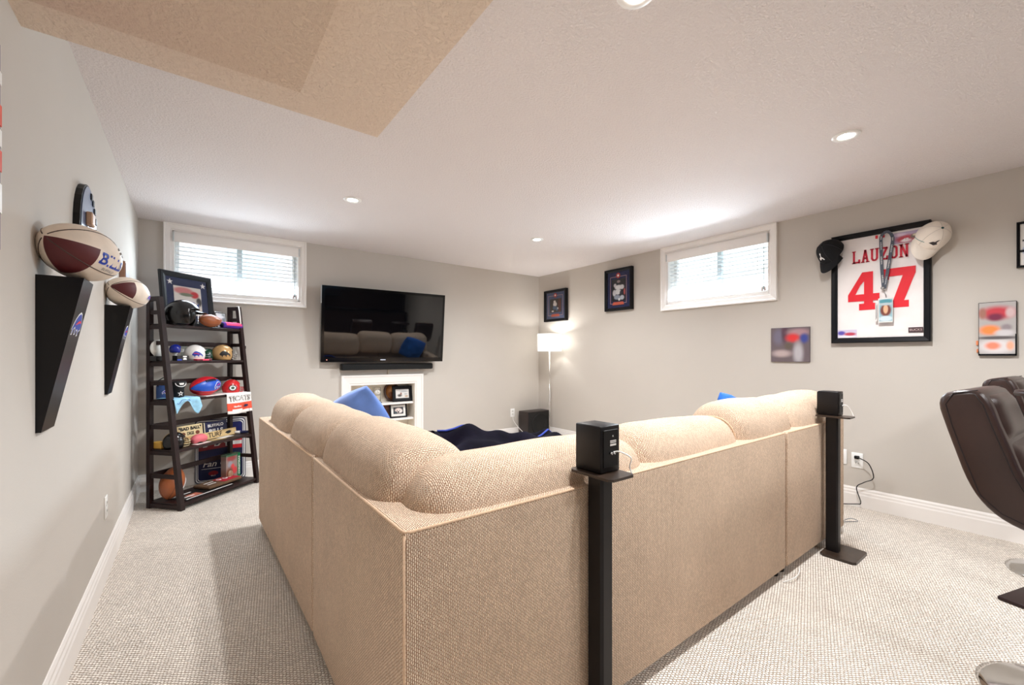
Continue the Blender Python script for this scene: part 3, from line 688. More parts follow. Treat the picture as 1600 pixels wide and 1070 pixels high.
# ------------------------------------------------------------------ floor lamp, subwoofer
lp = thing('floor_lamp', 'chrome floor lamp with white drum shade in the far corner', 'lamp', (4.36, 4.425, 0))
MB().lathe([(0, 0), (.13, 0), (.132, .012), (.12, .02), (.02, .026), (0, .026)], 32).build('base', MAT_CHROME, lp)
MB().lathe([(.009, .02), (.009, 1.30), (0, 1.30)], 12).build('pole', MAT_CHROME, lp)
ms = bpy.data.materials.new('lamp_shade_linen'); ms.use_nodes = True; nt = ms.node_tree; nt.nodes.clear()
out = node(nt, 'ShaderNodeOutputMaterial'); df = node(nt, 'ShaderNodeBsdfDiffuse'); tl = node(nt, 'ShaderNodeBsdfTranslucent'); mx = node(nt, 'ShaderNodeMixShader')
nz = node(nt, 'ShaderNodeTexNoise'); nz.inputs['Scale'].default_value = 200; cr = node(nt, 'ShaderNodeValToRGB'); cr.color_ramp.elements[0].color = (.86, .86, .84, 1); cr.color_ramp.elements[1].color = (.92, .92, .9, 1)
nt.links.new(nz.outputs[0], cr.inputs[0]); nt.links.new(cr.outputs[0], df.inputs[0]); nt.links.new(cr.outputs[0], tl.inputs[0])
mx.inputs[0].default_value = .5; nt.links.new(df.outputs[0], mx.inputs[1]); nt.links.new(tl.outputs[0], mx.inputs[2]); nt.links.new(mx.outputs[0], out.inputs[0])
mb = MB(); mb.grid(lambda u, v: Vector((.165*math.cos(2*PI*u), .165*math.sin(2*PI*u), 1.262+.236*v)), 40, 2, closeu=True); mb.build('lamp_shade', ms, lp)
MB().tube([(.165*math.cos(2*PI*i/32), .165*math.sin(2*PI*i/32), 1.262) for i in range(32)], .003, 6, closed=True).tube([(.165*math.cos(2*PI*i/32), .165*math.sin(2*PI*i/32), 1.498) for i in range(32)], .003, 6, closed=True).build('shade_ring', MAT_WHITE, lp)
mb = MB()
for k in range(3): mb.tube([(.01*math.cos(2.1*k), .01*math.sin(2.1*k), 1.29), (.165*math.cos(2.1*k), .165*math.sin(2.1*k), 1.29)], .002, 5)
mb.build('shade_spider', MAT_CHROME, lp)
MB().lathe([(0, 1.30), (.014, 1.30), (.016, 1.33), (.03, 1.37), (.028, 1.40), (0, 1.415)], 16).build('bulb', M('lamp_bulb', (1, 1, 1), emit=(1, .95, .86), estr=8), lp)
l = bpy.data.lights.new('floor_lamp_light', 'POINT'); l.energy = 5; l.color = (1, .98, .95); l.shadow_soft_size = .03
o = bpy.data.objects.new('floor_lamp_light', l); COL.objects.link(o); o.location = (4.36, 4.425, 1.425)

sw = thing('subwoofer', 'black cube subwoofer on the floor in the far corner', 'subwoofer', (4.40, 4.775, 0))
MB().box((-.215, -.09, .012), (.215, .125, .395), .006, 2).build('cabinet', M('sub_cabinet', rgb(40, 30, 28), rough=.4, var=.15), sw)
MB().box((-.21, -.096, .018), (.21, -.0895, .389), .003).build('front_panel', M('sub_front', rgb(14, 13, 14), rough=.5), sw)
MB().lathe([(0, .004), (.05, .008), (.13, .0), (.14, .008), (.15, .008), (.152, 0)], 32, mat=Matrix.Translation((0, -.096, .205)) @ Matrix.Rotation(R(90), 4, 'X')).build('driver', M('sub_driver', rgb(6, 6, 7), rough=.6), sw)
for x in (-.19, .19):
    for y in (-.07, .1): MB().lathe([(0, 0), (.015, 0), (.015, .014), (0, .014)], 8).build('foot', MAT_BLACK, sw, loc=(x, y, 0))
cable('power_cord', [(4.10, D-.008, .33), (4.09, D-.05, .25), (4.12, 4.72, .12), (4.22, 4.60, .03), (4.35, 4.56, .012), (4.45, 4.60, .01)], .004, MAT_WHITECABLE, 'white cord hanging beside the corner subwoofer')
cable('power_cord', [(4.40, 4.44, .035), (4.44, 4.52, .012), (4.52, 4.62, .01), (4.585, 4.66, .05), (4.588, 4.68, .3)], .003, MAT_WHITECABLE, 'thin white cord from the floor lamp to the right wall')

# ------------------------------------------------------------------ outlets and cords
def outlet(label, loc, rz, plates=1):
    t = thing('outlet', label, 'outlet', loc, (0, 0, rz))
    MB().box((-.037, -.006, -.06), (.037, 0, .06), .003, 2).build('cover_plate', MAT_WHITE, t)
    for z in (-.022, .022):
        s_ = MB().box((-.018, -.008, z-.015), (.018, -.0055, z+.015), .004, 2).build('socket', M('socket_white', rgb(225, 224, 220), rough=.4), t)
        MB().box((-.009, -.0085, z-.004), (-.006, -.0079, z+.008)).box((.006, -.0085, z-.004), (.009, -.0079, z+.008)).build('slot', MAT_KPRINT, s_)
    return t
outlet('white outlet with a black plug on the right wall beside the sofa', (W, 1.052, .365), RZ_RIGHT)
outlet('white outlet low on the left wall', (0, 3.19, .37), RZ_LEFT)
outlet('white outlet low on the back wall behind the corner subwoofer', (4.10, D, .37), RZ_BACK)
t = thing('wall_plate', 'blank white cover plate beside the right wall outlet', 'cover plate', (W, 1.155, .38), (0, 0, RZ_RIGHT))
MB().box((-.036, -.006, -.06), (.036, 0, .06), .003, 2).build('plate', MAT_WHITE, t)
for z in (-.03, .03): MB().lathe([(0, 0), (.003, 0), (.002, .0015), (0, .0015)], 8, mat=Matrix.Translation((0, -.006, z)) @ Matrix.Rotation(R(90), 4, 'X')).build('screw', MAT_METAL, t)
cc = cable('power_cord', [(W-.03, 1.05, .392), (W-.05, 1.02, .392), (W-.06, .965, .36), (W-.055, .94, .26), (W-.05, 1.00, .21), (W-.05, 1.045, .16), (W-.045, 1.02, .05), (W-.05, 1.05, .03), (W-.12, 1.2, .012), (W-.3, 1.5, .008)], .0035, MAT_BLACK, 'black cord plugged into the right wall outlet')
MB().box((W-.032, 1.036, .380), (W-.006, 1.066, .404), .004, 2).build('plug', MAT_BLACK, cc)
cable('thin_wire', [(W-.5, 1.02, .006), (W-.45, .98, .03), (W-.40, .95, .008), (W-.47, 1.0, .005), (W-.55, 1.05, .005)], .002, MAT_GREYP, 'thin grey wire loop on the carpet behind the sofa end')
for p in ([(2.86, .93, .006), (2.93, .90, .02), (3.02, .91, .02), (3.1, .94, .006)],): cable('thin_wire', p, .0025, MAT_WHITECABLE, 'short white wire on the carpet under the sofa back seam')

# ------------------------------------------------------------------ pictures on the right wall
def player_print(name, bgc, blobs): return printed(name, bgc, blobs, soft=.25)
A1 = player_print('pitcher_print', rgb(52, 46, 44), [(.85, .5, .14, .6, rgb(92, 50, 44)), (.42, .80, .10, .09, rgb(228, 222, 216)), (.45, .60, .16, .17, rgb(232, 226, 222)), (.40, .35, .14, .14, rgb(74, 98, 128)), (.62, .25, .10, .15, rgb(80, 104, 134)), (.25, .1, .1, .06, rgb(220, 214, 208)), (.7, .28, .06, .06, rgb(210, 204, 200))])
A2 = player_print('celebration_print', rgb(24, 24, 34), [(.5, .88, .12, .06, rgb(150, 130, 130)), (.25, .72, .10, .08, rgb(200, 196, 200)), (.5, .62, .26, .10, rgb(226, 224, 224)), (.75, .62, .14, .1, rgb(216, 214, 216)), (.45, .42, .22, .12, rgb(220, 220, 222)), (.2, .38, .12, .14, rgb(206, 206, 210)), (.68, .35, .10, .12, rgb(40, 42, 56)), (.4, .18, .22, .10, rgb(150, 158, 176)), (.75, .15, .14, .1, rgb(190, 196, 206)), (.55, .08, .08, .06, rgb(230, 230, 230)), (.92, .4, .06, .14, rgb(190, 90, 90))])
t = picture('framed_photo', .46, .455, 'black framed baseball player photo with blue mat above the floor lamp', 'picture', (W, 4.535, 1.695), (0, 0, RZ_RIGHT), .035, .055, (.075, .075, .095, .095), M('slate_mat', rgb(84, 96, 130), rough=.8), A1)
def mat_deco(t, w, h, ins, zc0, zc1):
    mb = MB(); x0, x1, z0, z1 = ins; e = .006; y = -.0292
    for a in (((x0, z0), (x1, z0+e)), ((x0, z1-e), (x1, z1)), ((x0, z0), (x0+e, z1)), ((x1-e, z0), (x1, z1))): mb.box((a[0][0], y-.001, a[0][1]), (a[1][0], y, a[1][1]))
    mb.build('mat_line', M('mat_line_rose', rgb(186, 150, 160)), t)
    e_ = MB(); e_.prism(circ(.032, 16), y-.004, y-.0015, mat=Matrix.Translation((0, 0, zc1))); e_.build('emblem', M('emblem_red', rgb(190, 66, 62)), t)
    MB().prism([(x, z) for x, z in circ(.014, 12)], y-.0055, y-.0042, mat=Matrix.Translation((0, 0, zc1))).build('emblem_mark', MAT_WPRINT, t)
    MB().prism([(-.09, -.016), (.09, -.016), (.075, .02), (-.075, .02)], y-.004, y-.0015, mat=Matrix.Translation((0, 0, zc0))).build('nameplate', M('emblem_orange', rgb(196, 90, 66)), t)
mat_deco(t, .46, .455, (-.155, .155, .085, .375), .085, .375)
t = picture('framed_photo', .415, .515, 'black framed photo of players celebrating, between lamp corner and right window', 'picture', (W, 3.40, 1.755), (0, 0, RZ_RIGHT), .035, .05, (.065, .065, .08, .09), M('navy_mat_deep', rgb(34, 42, 84), rough=.8), A2)
mat_deco(t, .415, .515, (-.125, .125, .085, .42), .085, .43)

# jersey in a shadow box
JY0, JY1, JZ0, JZ1 = 1.213, .626, 1.298, 2.163
jw, jh = JY0-JY1, JZ1-JZ0
MAT_JERSEY = M('jersey_knit', rgb(240, 234, 232), rough=.7, var=.03, bump=.006, bscale=9)
jf = picture('framed_jersey', jw, jh, 'white and red number 47 jersey in a wide black shadow box frame', 'framed jersey', (W, (JY0+JY1)/2, JZ0), (0, 0, RZ_RIGHT), .038, .045, 0, M('backing_white', rgb(236, 230, 228), rough=.8), None)
yb = -.0205
def jer(u, v):
    x = -jw/2+.04+(jw-.08)*u; z = .040+(jh-.08)*v
    wv = .0012*math.sin(14*u+22*v)+.0016*math.sin(30*(v-.2*u))*math.exp(-((v-.22)/.2)**2)+.001*math.sin(9*v-6*u)
    return Vector((x, yb-.004+wv, z))
mb = MB(); mb.grid(jer, 30, 44); j = mb.build('jersey', MAT_JERSEY, jf)
# block lettering (athletic slab style), drawn as outlines in a 0..1 cell
MAT_JRED = M('jersey_red', rgb(226, 18, 40), rough=.6, var=.04)
cx_ = lambda x0, z0, w, h: (lambda p: (x0+p[0]*w, z0+p[1]*h))
y_t = yb-.0075
mb = MB(); f4 = cx_(-.185, .255, .195, .295)
for kq, q in enumerate(([(.0, .24), (1.0, .24), (1.0, .42), (.0, .42)], [(.52, .17), (.80, .17), (.80, 1.0), (.52, 1.0)], [(.36, 0), (.93, 0), (.93, .17), (.36, .17)], [(.0, .42), (.24, .42), (.62, 1.0), (.46, 1.0)], [(.24, .42), (.0, .30), (.0, .42)], [(.52, .76), (.62, 1.0), (.46, 1.0), (.40, .66)])): mb.prism([f4(p) for p in q], y_t, y_t-.0015-.00012*kq)
mb.build('number_four', MAT_JRED, j)
seven = [(.0, .72), (.0, 1.0), (1.0, 1.0), (1.0, .84), (.66, .17), (.80, .17), (.80, 0), (.22, 0), (.22, .17), (.32, .17), (.62, .80), (.20, .80), (.20, .72)]
mb = MB(); f7 = cx_(.028, .258, .185, .295); mb.prism([f7(p) for p in seven], y_t, y_t-.0015); mb.build('number_seven', MAT_JRED, j)
def stroke_letter(mb, strokes, serifs, fx, w, y0, y1):
    for a, b in strokes:
        A, B = Vector(fx(a)), Vector(fx(b)); d = (B-A).normalized(); n_ = Vector((-d.y, d.x))*w/2
        mb.prism([tuple(A+n_-d*w*.0), tuple(A-n_), tuple(B-n_), tuple(B+n_)], y0, y1)
    for s_ in serifs:
        c = Vector(fx(s_)); mb.prism([(c.x-w*.95, c.y-w*.28), (c.x+w*.95, c.y-w*.28), (c.x+w*.95, c.y+w*.28), (c.x-w*.95, c.y+w*.28)], y0, y1)
LET = {'L': ([((.22, 0), (.22, 1)), ((.1, .08), (.92, .08)), ((.88, 0), (.88, .3))], [(.22, .96), (.22, .04)]),
       'A': ([((.2, 0), (.5, 1)), ((.8, 0), (.5, 1)), ((.3, .33), (.7, .33))], [(.2, .04), (.8, .04)]),
       'U': ([((.2, 1), (.2, .2)), ((.8, 1), (.8, .2)), ((.2, .22), (.36, .06)), ((.8, .22), (.64, .06)), ((.32, .08), (.68, .08))], [(.2, .96), (.8, .96)]),
       'Z': ([((.1, .92), (.9, .92)), ((.84, .94), (.16, .06)), ((.1, .08), (.9, .08)), ((.12, .7), (.12, 1)), ((.88, 0), (.88, .3))], []),
       'O': ([((.2, .2), (.2, .8)), ((.8, .2), (.8, .8)), ((.2, .78), (.36, .94)), ((.8, .78), (.64, .94)), ((.32, .92), (.68, .92)), ((.2, .22), (.36, .06)), ((.8, .22), (.64, .06)), ((.32, .08), (.68, .08))], []),
       'N': ([((.18, 0), (.18, 1)), ((.82, 0), (.82, 1)), ((.18, .98), (.82, .02))], [(.18, .96), (.18, .04), (.82, .96)])}
mb = MB()
for k, ch in enumerate('LAUZON'):
    st, se = LET[ch]; stroke_letter(mb, st, se, cx_(-.158+k*.0565, .625, .050, .098), .0130, y_t-.0002*k, y_t-.0015-.0002*k)
mb.build('name_lettering', M('jersey_crimson', rgb(206, 18, 52), rough=.6), j)
mb = MB(); mb.box((.0-.015, y_t-.001, jh-.07), (.0, y_t, jh-.045)).box((.025, y_t-.001, jh-.07), (.04, y_t, jh-.045)); mb.build('collar_mark', MAT_JRED, j)
MB().box((jw/2-.205, y_t-.002, jh-.135), (jw/2-.06, y_t, jh-.055)).build('corner_photo', printed('team_photo', rgb(190, 170, 200), [(.5, .35, .4, .35, rgb(190, 44, 66)), (.8, .5, .14, .2, rgb(120, 96, 84)), (.85, .6, .1, .1, rgb(230, 220, 190)), (.5, .2, .2, .14, rgb(240, 220, 226)), (.2, .8, .3, .14, rgb(226, 206, 226))], soft=.4), j)
text('photo_number', '47', .032, MAT_WPRINT, j, (jw/2-.135, y_t-.003, jh-.115), bold=.001)
MB().box((-jw/2+.041, y_t-.002, .042), (-jw/2+.165, y_t, .105)).build('corner_photo', printed('cheer_photo', rgb(214, 204, 226), [(.2, .6, .2, .25, rgb(92, 80, 176)), (.65, .45, .3, .2, rgb(196, 66, 90)), (.5, .1, .5, .14, rgb(240, 236, 240))], soft=.4), j)
MB().box((jw/2-.12, y_t-.002, .068), (jw/2-.041, y_t, .105)).build('patch', M('patch_dark', rgb(70, 44, 50)), j)
text('patch_word', 'BUCKS', .022, M('patch_print', rgb(214, 190, 186)), j, (jw/2-.08, y_t-.0032, .086), width=.066)

# caps hanging on the frame corners
def cap(name, label, loc, rot, shell, deco):
    t = thing(name, label, 'cap', loc, rot)
    def dome(u, v):
        a = 2*PI*u; e_ = v*PI/2; r = .092*math.cos(e_)**.8; z = .115*math.sin(e_)
        k = 1+.04*math.cos(6*a)*math.sin(2*e_)*.4
        dent = .016*math.exp(-((a-4.0)/.5)**2)*math.sin(2*e_)
        return Vector((r*k*math.cos(a)-dent*.4, r*1.12*k*math.sin(a)+dent, z))
    mb = MB(); mb.grid(dome, 36, 12, closeu=True); crown = mb.build('crown', shell, t)
    def brim(u, v):
        a = PI+.35+(PI-.7)*u; r0 = Vector((.088*math.cos(a), .099*math.sin(a), .0)); ext = .075*math.sin(PI*u)**.6
        return r0+Vector((0, -ext*v, -.030*v*v-.016*v*abs(2*u-1)**2+.004))
    mb = MB(); mb.grid(brim, 20, 8); mb.grid(lambda u, v: brim(1-u, v)+Vector((0, 0, -.003)), 20, 8); mb.build('brim', shell, t)
    MB().sphere((0, 0, .116), (.008, .008, .005), u=10, v=6).build('button', deco.get('button', shell), t)
    seam = MB()
    for k in range(6): seam.tube([dome(k/6, v/10)*1.005 for v in range(0, 11)], .0014, 5)
    seam.build('seam', deco.get('seam', shell), crown)
    return t, dome, crown, brim
MAT_CAPK = M('black_cap_twill', rgb(15, 15, 19), rough=.95, var=.2, bump=.001, bscale=400); MAT_CAPW = M('cream_cap_twill', rgb(236, 226, 214), rough=.9, var=.05, bump=.001, bscale=400)
def aim(fwd, up):
    """rotation whose local -y is fwd and local +z is near up"""
    y = -Vector(fwd).normalized(); z = Vector(up); z = (z-y*z.dot(y)).normalized(); x = y.cross(z)
    return Matrix((x, y, z)).transposed().to_euler()
def dome_map(dome, a0, v0, flip=1):
    """flat (u, v) in metres -> point on the crown around angle a0, height parameter v0"""
    def fn(u, v, lift):
        p = dome((a0+u/.098*flip)/(2*PI), v0+v/.15)
        n_ = Vector((p.x/.0085, p.y/.0106, p.z/.0132)).normalized()
        return p+n_*(lift+.001)
    return fn
t, dome, crown, brim = cap('baseball_cap', 'black cap with white emblem on the left corner of the jersey frame', (W-.065, 1.203, 2.030), aim((-.45, .25, -.85), (-.78, .35, .55)), MAT_CAPK, {'button': MAT_CAPK, 'seam': M('cap_seam_dark', rgb(40, 40, 48))})
mb = MB(); fn = dome_map(dome, 1.5*PI, .38)
for pts in ([(-.006, .02), (.006, .02), (.009, .028), (0, .034), (-.009, .028)], [(-.004, .0), (.004, .0), (.004, .02), (-.004, .02)], [(-.024, -.022), (.024, -.022), (.018, -.004), (0, .004), (-.018, -.004)]):
    bm = bmesh.new(); bm.faces.new([bm.verts.new((x, y, 0)) for x, y in pts]); bmesh.ops.triangulate(bm, faces=bm.faces[:])
    for v in bm.verts: v.co = fn(v.co.x, v.co.y, .001)
    mb._add(bm, 0, False)
mb.build('emblem', MAT_WPRINT, t)
t, dome, crown, brim = cap('baseball_cap', 'cream white cap with dark emblem on the right corner of the jersey frame', (W-.070, .618, 2.028), aim((-.50, .22, -.84), (-.55, -.62, .55)), MAT_CAPW, {'button': M('cap_button_teal', rgb(14, 60, 60)), 'seam': M('cap_seam_grey', rgb(206, 198, 188))})
mb = MB(); fn = dome_map(dome, 1.5*PI+.15, .36)
for pts in ([(-.030, -.010), (.004, -.014), (.022, -.004), (.012, .006), (.02, .020), (.030, .026), (.012, .022), (.0, .008), (-.014, .006)],):
    bm = bmesh.new(); bm.faces.new([bm.verts.new((x, y, 0)) for x, y in pts]); bmesh.ops.triangulate(bm, faces=bm.faces[:])
    for v in bm.verts: v.co = fn(v.co.x, v.co.y, .001)
    mb._add(bm, 0, False)
mb.build('emblem', M('cap_emblem_dark', rgb(48, 40, 40)), t)
MB().tube([dome_map(dome, 1.25*PI, .12)(u*.01, u*.004, .001) for u in range(-4, 5)], .0018, 5).build('piping', M('teal_piping', rgb(120, 160, 160)), t)

# lanyard with ticket badge, hung over the frame
ly = thing('lanyard', 'grey printed lanyard with teal ticket badge hanging over the jersey frame', 'lanyard', (W-.052, .868, 2.10), (0, 0, RZ_RIGHT))
MAT_LAN = M('lanyard_grey', rgb(74, 80, 92), rough=.7, var=.3, vscale=160)
def ribbon(pts, w, name, mat, parent):
    mb = MB(); P = [Vector(p) for p in pts]
    for i in range(len(P)-1):
        d = (P[i+1]-P[i]).normalized(); n_ = Vector((-d.z, 0, d.x))*w/2
        t_ = bmesh.new(); vs_ = [t_.verts.new(P[i]+n_), t_.verts.new(P[i]-n_), t_.verts.new(P[i+1]-n_), t_.verts.new(P[i+1]+n_)]
        t_.faces.new(vs_); ex = bmesh.ops.extrude_face_region(t_, geom=t_.faces[:]); bmesh.ops.translate(t_, vec=(0, .0015, 0), verts=[g for g in ex['geom'] if isinstance(g, bmesh.types.BMVert)])
        bmesh.ops.recalc_face_normals(t_, faces=t_.faces[:]); mb._add(t_, 0, False)
    return mb.build(name, mat, parent)
L1 = [(.010, .0, .030), (-.012, -.002, .022), (-.026, -.004, .0), (-.028, -.005, -.03), (-.026, -.006, -.12), (-.022, -.006, -.25), (-.012, -.006, -.40)]
L2 = [(.008, -.001, .030), (.028, -.003, .012), (.040, -.005, -.02), (.040, -.005, -.05), (.026, -.006, -.16), (.010, -.007, -.28), (-.006, -.008, -.40)]
r1 = ribbon(L1, .020, 'strap', MAT_LAN, ly); r2 = ribbon(L2, .020, 'strap', MAT_LAN, ly)
for (L, k) in ((L1, 1), (L2, 1)):
    for i in range(2, 6):
        a, b = Vector(L[i]), Vector(L[i+1]); d = b-a
        ang = math.atan2(d.x, -d.z)
        text('strap_print', 'SUPER BOWL', .011, MAT_WPRINT, r1 if L is L1 else r2, tuple((a+b)/2+Vector((0, -.0012, 0))), rot=-ang+R(90), width=min(.06, d.length*.8))
MB().lathe([(0, 0), (.012, 0), (.012, .004), (0, .004)], 16, mat=Matrix.Translation((-.016, -.008, -.395)) @ Matrix.Rotation(R(90), 4, 'X')).tube([(-.008, -.009, -.41), (-.002, -.010, -.435), (.004, -.010, -.45), (.004, -.009, -.47)], .003, 6).build('clasp', MAT_METAL, ly)
bd = MB().box((-.042, -.012, -.655), (.043, -.008, -.470), .003, mat=None).build('badge_sleeve', M('clear_sleeve', rgb(226, 228, 226), rough=.2), ly)
MB().box((-.036, -.0135, -.645), (.040, -.0121, -.480)).build('ticket', printed('teal_ticket', rgb(150, 186, 196), [(.5, .5, .42, .28, rgb(120, 62, 52)), (.5, .55, .18, .2, rgb(220, 176, 140)), (.5, .12, .5, .12, rgb(206, 222, 228)), (.5, .9, .5, .1, rgb(84, 148, 160)), (.5, .78, .5, .06, rgb(176, 190, 196))], soft=.25), bd)
MB().box((-.060, -.0095, -.64), (-.046, -.0085, -.49)).build('ticket_stub', M('stub_white', rgb(230, 226, 224)), bd)
MB().box((-.056, -.0102, -.63), (-.054, -.0095, -.50)).box((-.052, -.0102, -.62), (-.050, -.0095, -.52)).build('stub_print', MAT_KPRINT, bd)

# small pictures that the photograph shows softly
def canvas(name, label, y0, y1, z0, z1, mat, border, th=.018):
    t = thing(name, label, 'picture', (W, (y0+y1)/2, z0), (0, 0, RZ_RIGHT)); w = y0-y1; h = z1-z0
    MB().box((-w/2, -th, 0), (w/2, 0, h), .002).build('panel', border, t)
    MB().box((-w/2+.003, -th-.0015, .003), (w/2-.003, -th+.0002, h-.003)).build('print', mat, t)
    return t
canvas('small_collage', 'small dark grey collage picture with red patch below the right window', 1.675, 1.372, 1.142, 1.445,
       printed('collage_print', rgb(104, 92, 96), [(.2, .74, .14, .22, rgb(112, 106, 124)), (.36, .86, .08, .3, rgb(84, 58, 72)), (.72, .86, .26, .10, rgb(166, 130, 136)), (.58, .70, .17, .12, rgb(214, 50, 52)), (.87, .68, .10, .13, rgb(56, 68, 140)), (.72, .25, .12, .30, rgb(176, 172, 176)), (.28, .24, .24, .10, rgb(178, 160, 158)), (.47, .46, .1, .1, rgb(96, 84, 74))], soft=.6), M('collage_edge', rgb(96, 84, 88)))
c2 = canvas('photo_strip', 'narrow frame of three stacked red and orange photos near the right edge', .400, .234, 1.196, 1.548,
       printed('strip_print', rgb(176, 172, 170), [(.5, .80, .45, .12, rgb(196, 62, 74)), (.45, .72, .22, .07, rgb(120, 40, 70)), (.85, .80, .12, .09, rgb(206, 180, 180)), (.10, .80, .1, .1, rgb(160, 110, 96)), (.3, .48, .28, .09, rgb(246, 140, 72)), (.75, .52, .14, .06, rgb(146, 136, 140)), (.7, .42, .25, .06, rgb(206, 202, 204)), (.5, .17, .5, .13, rgb(222, 216, 216)), (.38, .18, .2, .07, rgb(236, 140, 112)), (.85, .18, .1, .08, rgb(236, 176, 146)), (.5, .33, .6, .03, rgb(96, 90, 92))], soft=.5), MAT_FRAME)
MB().box((-.083, -.021, 0), (.083, -.018, .012)).box((.077, -.021, .0), (.083, -.018, .14)).box((-.083, -.021, .0), (-.079, -.018, .03)).build('frame', MAT_FRAME, c2)
MB().box((-.094, -.012, .07), (-.083, 0, .10), .002).box((-.092, -.012, .02), (-.084, 0, .045), .002).build('tab', M('orange_tab', rgb(226, 140, 96)), c2)
t = picture('framed_print', .30, .29, 'black framed print with white mat cut off by the right edge', 'picture', (W, .085, 1.755), (0, 0, RZ_RIGHT), .014, .025, (.01, .01, .01, .10), WPAPER, printed('blue_card', rgb(230, 228, 226), [(.5, .55, .5, .25, rgb(50, 110, 170)), (.4, .5, .3, .12, rgb(200, 220, 236)), (.5, .98, .6, .1, rgb(20, 20, 22))], soft=.2))
MB().box((-.136, -.016, .098), (.136, -.012, .112)).build('divider', MAT_FRAME, t)

# flag banner at the left edge of the photo
bn = thing('wall_banner', 'red, white and purple banner on the left wall at the photo edge', 'banner', (0, 1.325, 1.45), (0, 0, RZ_LEFT))
MB().box((-.25, -.008, 0), (.248, -.002, .50), .002).build('cloth', M('banner_purple', rgb(84, 66, 120), rough=.8), bn)
for k, (z0, z1, m_) in enumerate(((.09, .16, MAT_WPRINT), (.19, .24, MAT_ORANGE), (.25, .29, MAT_WPRINT), (.30, .35, MAT_ORANGE), (.40, .43, MAT_WPRINT))):
    MB().box((-.24, -.0105, z0), (.247, -.0082, z1)).build('stripe', m_, bn)

# ------------------------------------------------------------------ footballs and helmets: shared builders
def fb_r(t, L, Rm): return Rm*max(0.0, 1-(abs(t)/(L/2))**1.9)**.62
def football(name, label, cat, L, Rm, loc, rot, mats, panel=None, laces=None, lace_mat=None, deco=None, group=None):
    """football along local x; panel(angle_fraction, t_fraction) -> material index"""
    t = thing(name, label, cat, loc, rot, group)
    nu, nv = 48, 33
    bm = bmesh.new(); ring = []
    for j in range(nv):
        s = math.sin((j/(nv-1)-.5)*PI); x = s*L/2; r = fb_r(x, L, Rm)
        if j in (0, nv-1): ring.append([bm.verts.new((x, 0, 0))])
        else: ring.append([bm.verts.new((x, r*math.cos(2*PI*i/nu), r*math.sin(2*PI*i/nu))) for i in range(nu)])
    for j in range(nv-1):
        A, B = ring[j], ring[j+1]
        for i in range(nu):
            q = []
            for v in (A[i % len(A)], A[(i+1) % len(A)], B[(i+1) % len(B)], B[i % len(B)]):
                if v not in q: q.append(v)
            f = bm.faces.new(q); f.smooth = True
            if panel:
                c = f.calc_center_median(); f.material_index = panel((math.atan2(c.z, c.y)/(2*PI)) % 1, c.x/(L/2))
    bmesh.ops.recalc_face_normals(bm, faces=bm.faces[:])
    mb = MB(); mb.bm.free(); mb.bm = bm; body = mb.build('ball_body', mats, t)
    def at(x, ang, lift=0):
        r = fb_r(x, L, Rm)+lift; return Vector((x, r*math.cos(ang), r*math.sin(ang)))
    se = MB()
    for k in range(4):
        a = k*PI/2+PI/4
        se.tube([at(L/2*math.sin(s*PI/2/10), a, .0002) for s in range(-9, 10)], .0016*Rm/.085, 5)
    se.build('seam', M('ball_seam', rgb(70, 52, 44)), t)
    if laces is not None:
        lb = MB(); a = laces; h_ = L*.17
        lb.tube([at(-h_+2*h_*i/10, a, .002) for i in range(11)], .0028*Rm/.085, 6)
        for i in range(8):
            x = -h_+2*h_*(i+.5)/8; lb.tube([at(x, a-.16, .001), at(x, a, .0045), at(x, a+.16, .001)], .0026*Rm/.085, 6)
        lb.build('lace', lace_mat or MAT_WPRINT, t)
    return t, at
def wrap_text(body, size, at, x0, ang0, mat, parent, name, bold=0, flipx=1, width=None, Rm=.08):
    me = textmesh(body, size, bold); bm = bmesh.new(); bm.from_mesh(me); bpy.data.meshes.remove(me)
    bmesh.ops.triangulate(bm, faces=bm.faces[:])
    k = 1
    if width:
        xs = [v.co.x for v in bm.verts]; k = width/(max(xs)-min(xs))
    for v in bm.verts:
        v.co = at(x0+flipx*v.co.x*k, ang0+v.co.y/Rm, .0012)
    mb = MB(); mb._add(bm, 0, False); return mb.build(name, mat, parent)

# wedge shelves on the left wall
MAT_BALLW = M('white_leather', rgb(236, 222, 206), rough=.5, var=.10, vscale=14, bump=.0006, bscale=700)
MAT_BALLM = M('maroon_leather', rgb(88, 26, 30), rough=.5, var=.12, bump=.0006, bscale=700)
def wedge(y0, w, z0, z1, dep, label, logo):
    t = thing('wedge_shelf', label, 'wall shelf', (0, y0, 0), (0, 0, RZ_LEFT))      # local x = +y, local -y = +x
    b = bmesh.new()
    P = [(0, z0), (0, z1), (-dep, z1), (-.012, z0)]
    a = [b.verts.new((0, y, z)) for y, z in P]; c = [b.verts.new((w, y, z)) for y, z in P]
    b.faces.new(a); b.faces.new(c[::-1])
    for i in range(4): b.faces.new((a[i], c[i], c[(i+1) % 4], a[(i+1) % 4]))
    bmesh.ops.recalc_face_normals(b, faces=b.faces[:])
    mb = MB(); mb._add(b, 0, False); body = mb.build('bracket', M('wedge_black', rgb(14, 11, 12), rough=.3, var=.2, spec=.3), t)
    mb = MB(); zc = z0+(z1-z0)*.70; nrm = Vector((0, -(z1-z0), -(dep-.012))).normalized(); upv = Vector((0, -(dep-.012), (z1-z0))).normalized()
    base = Vector((w*.5, -.012-(dep-.012)*.70, zc))
    def mp(u, v, lift): return base+Vector((1, 0, 0))*u+upv*v+nrm*lift
    logo_layers(mb, .115, mp, 0, 1, 2); mb.build('emblem', [MAT_WPRINT, MAT_BLUE, MAT_RED], t)
    return t
wedge(1.897, .155, .960, 1.442, .106, 'near black wedge wall shelf holding the larger white football', True)
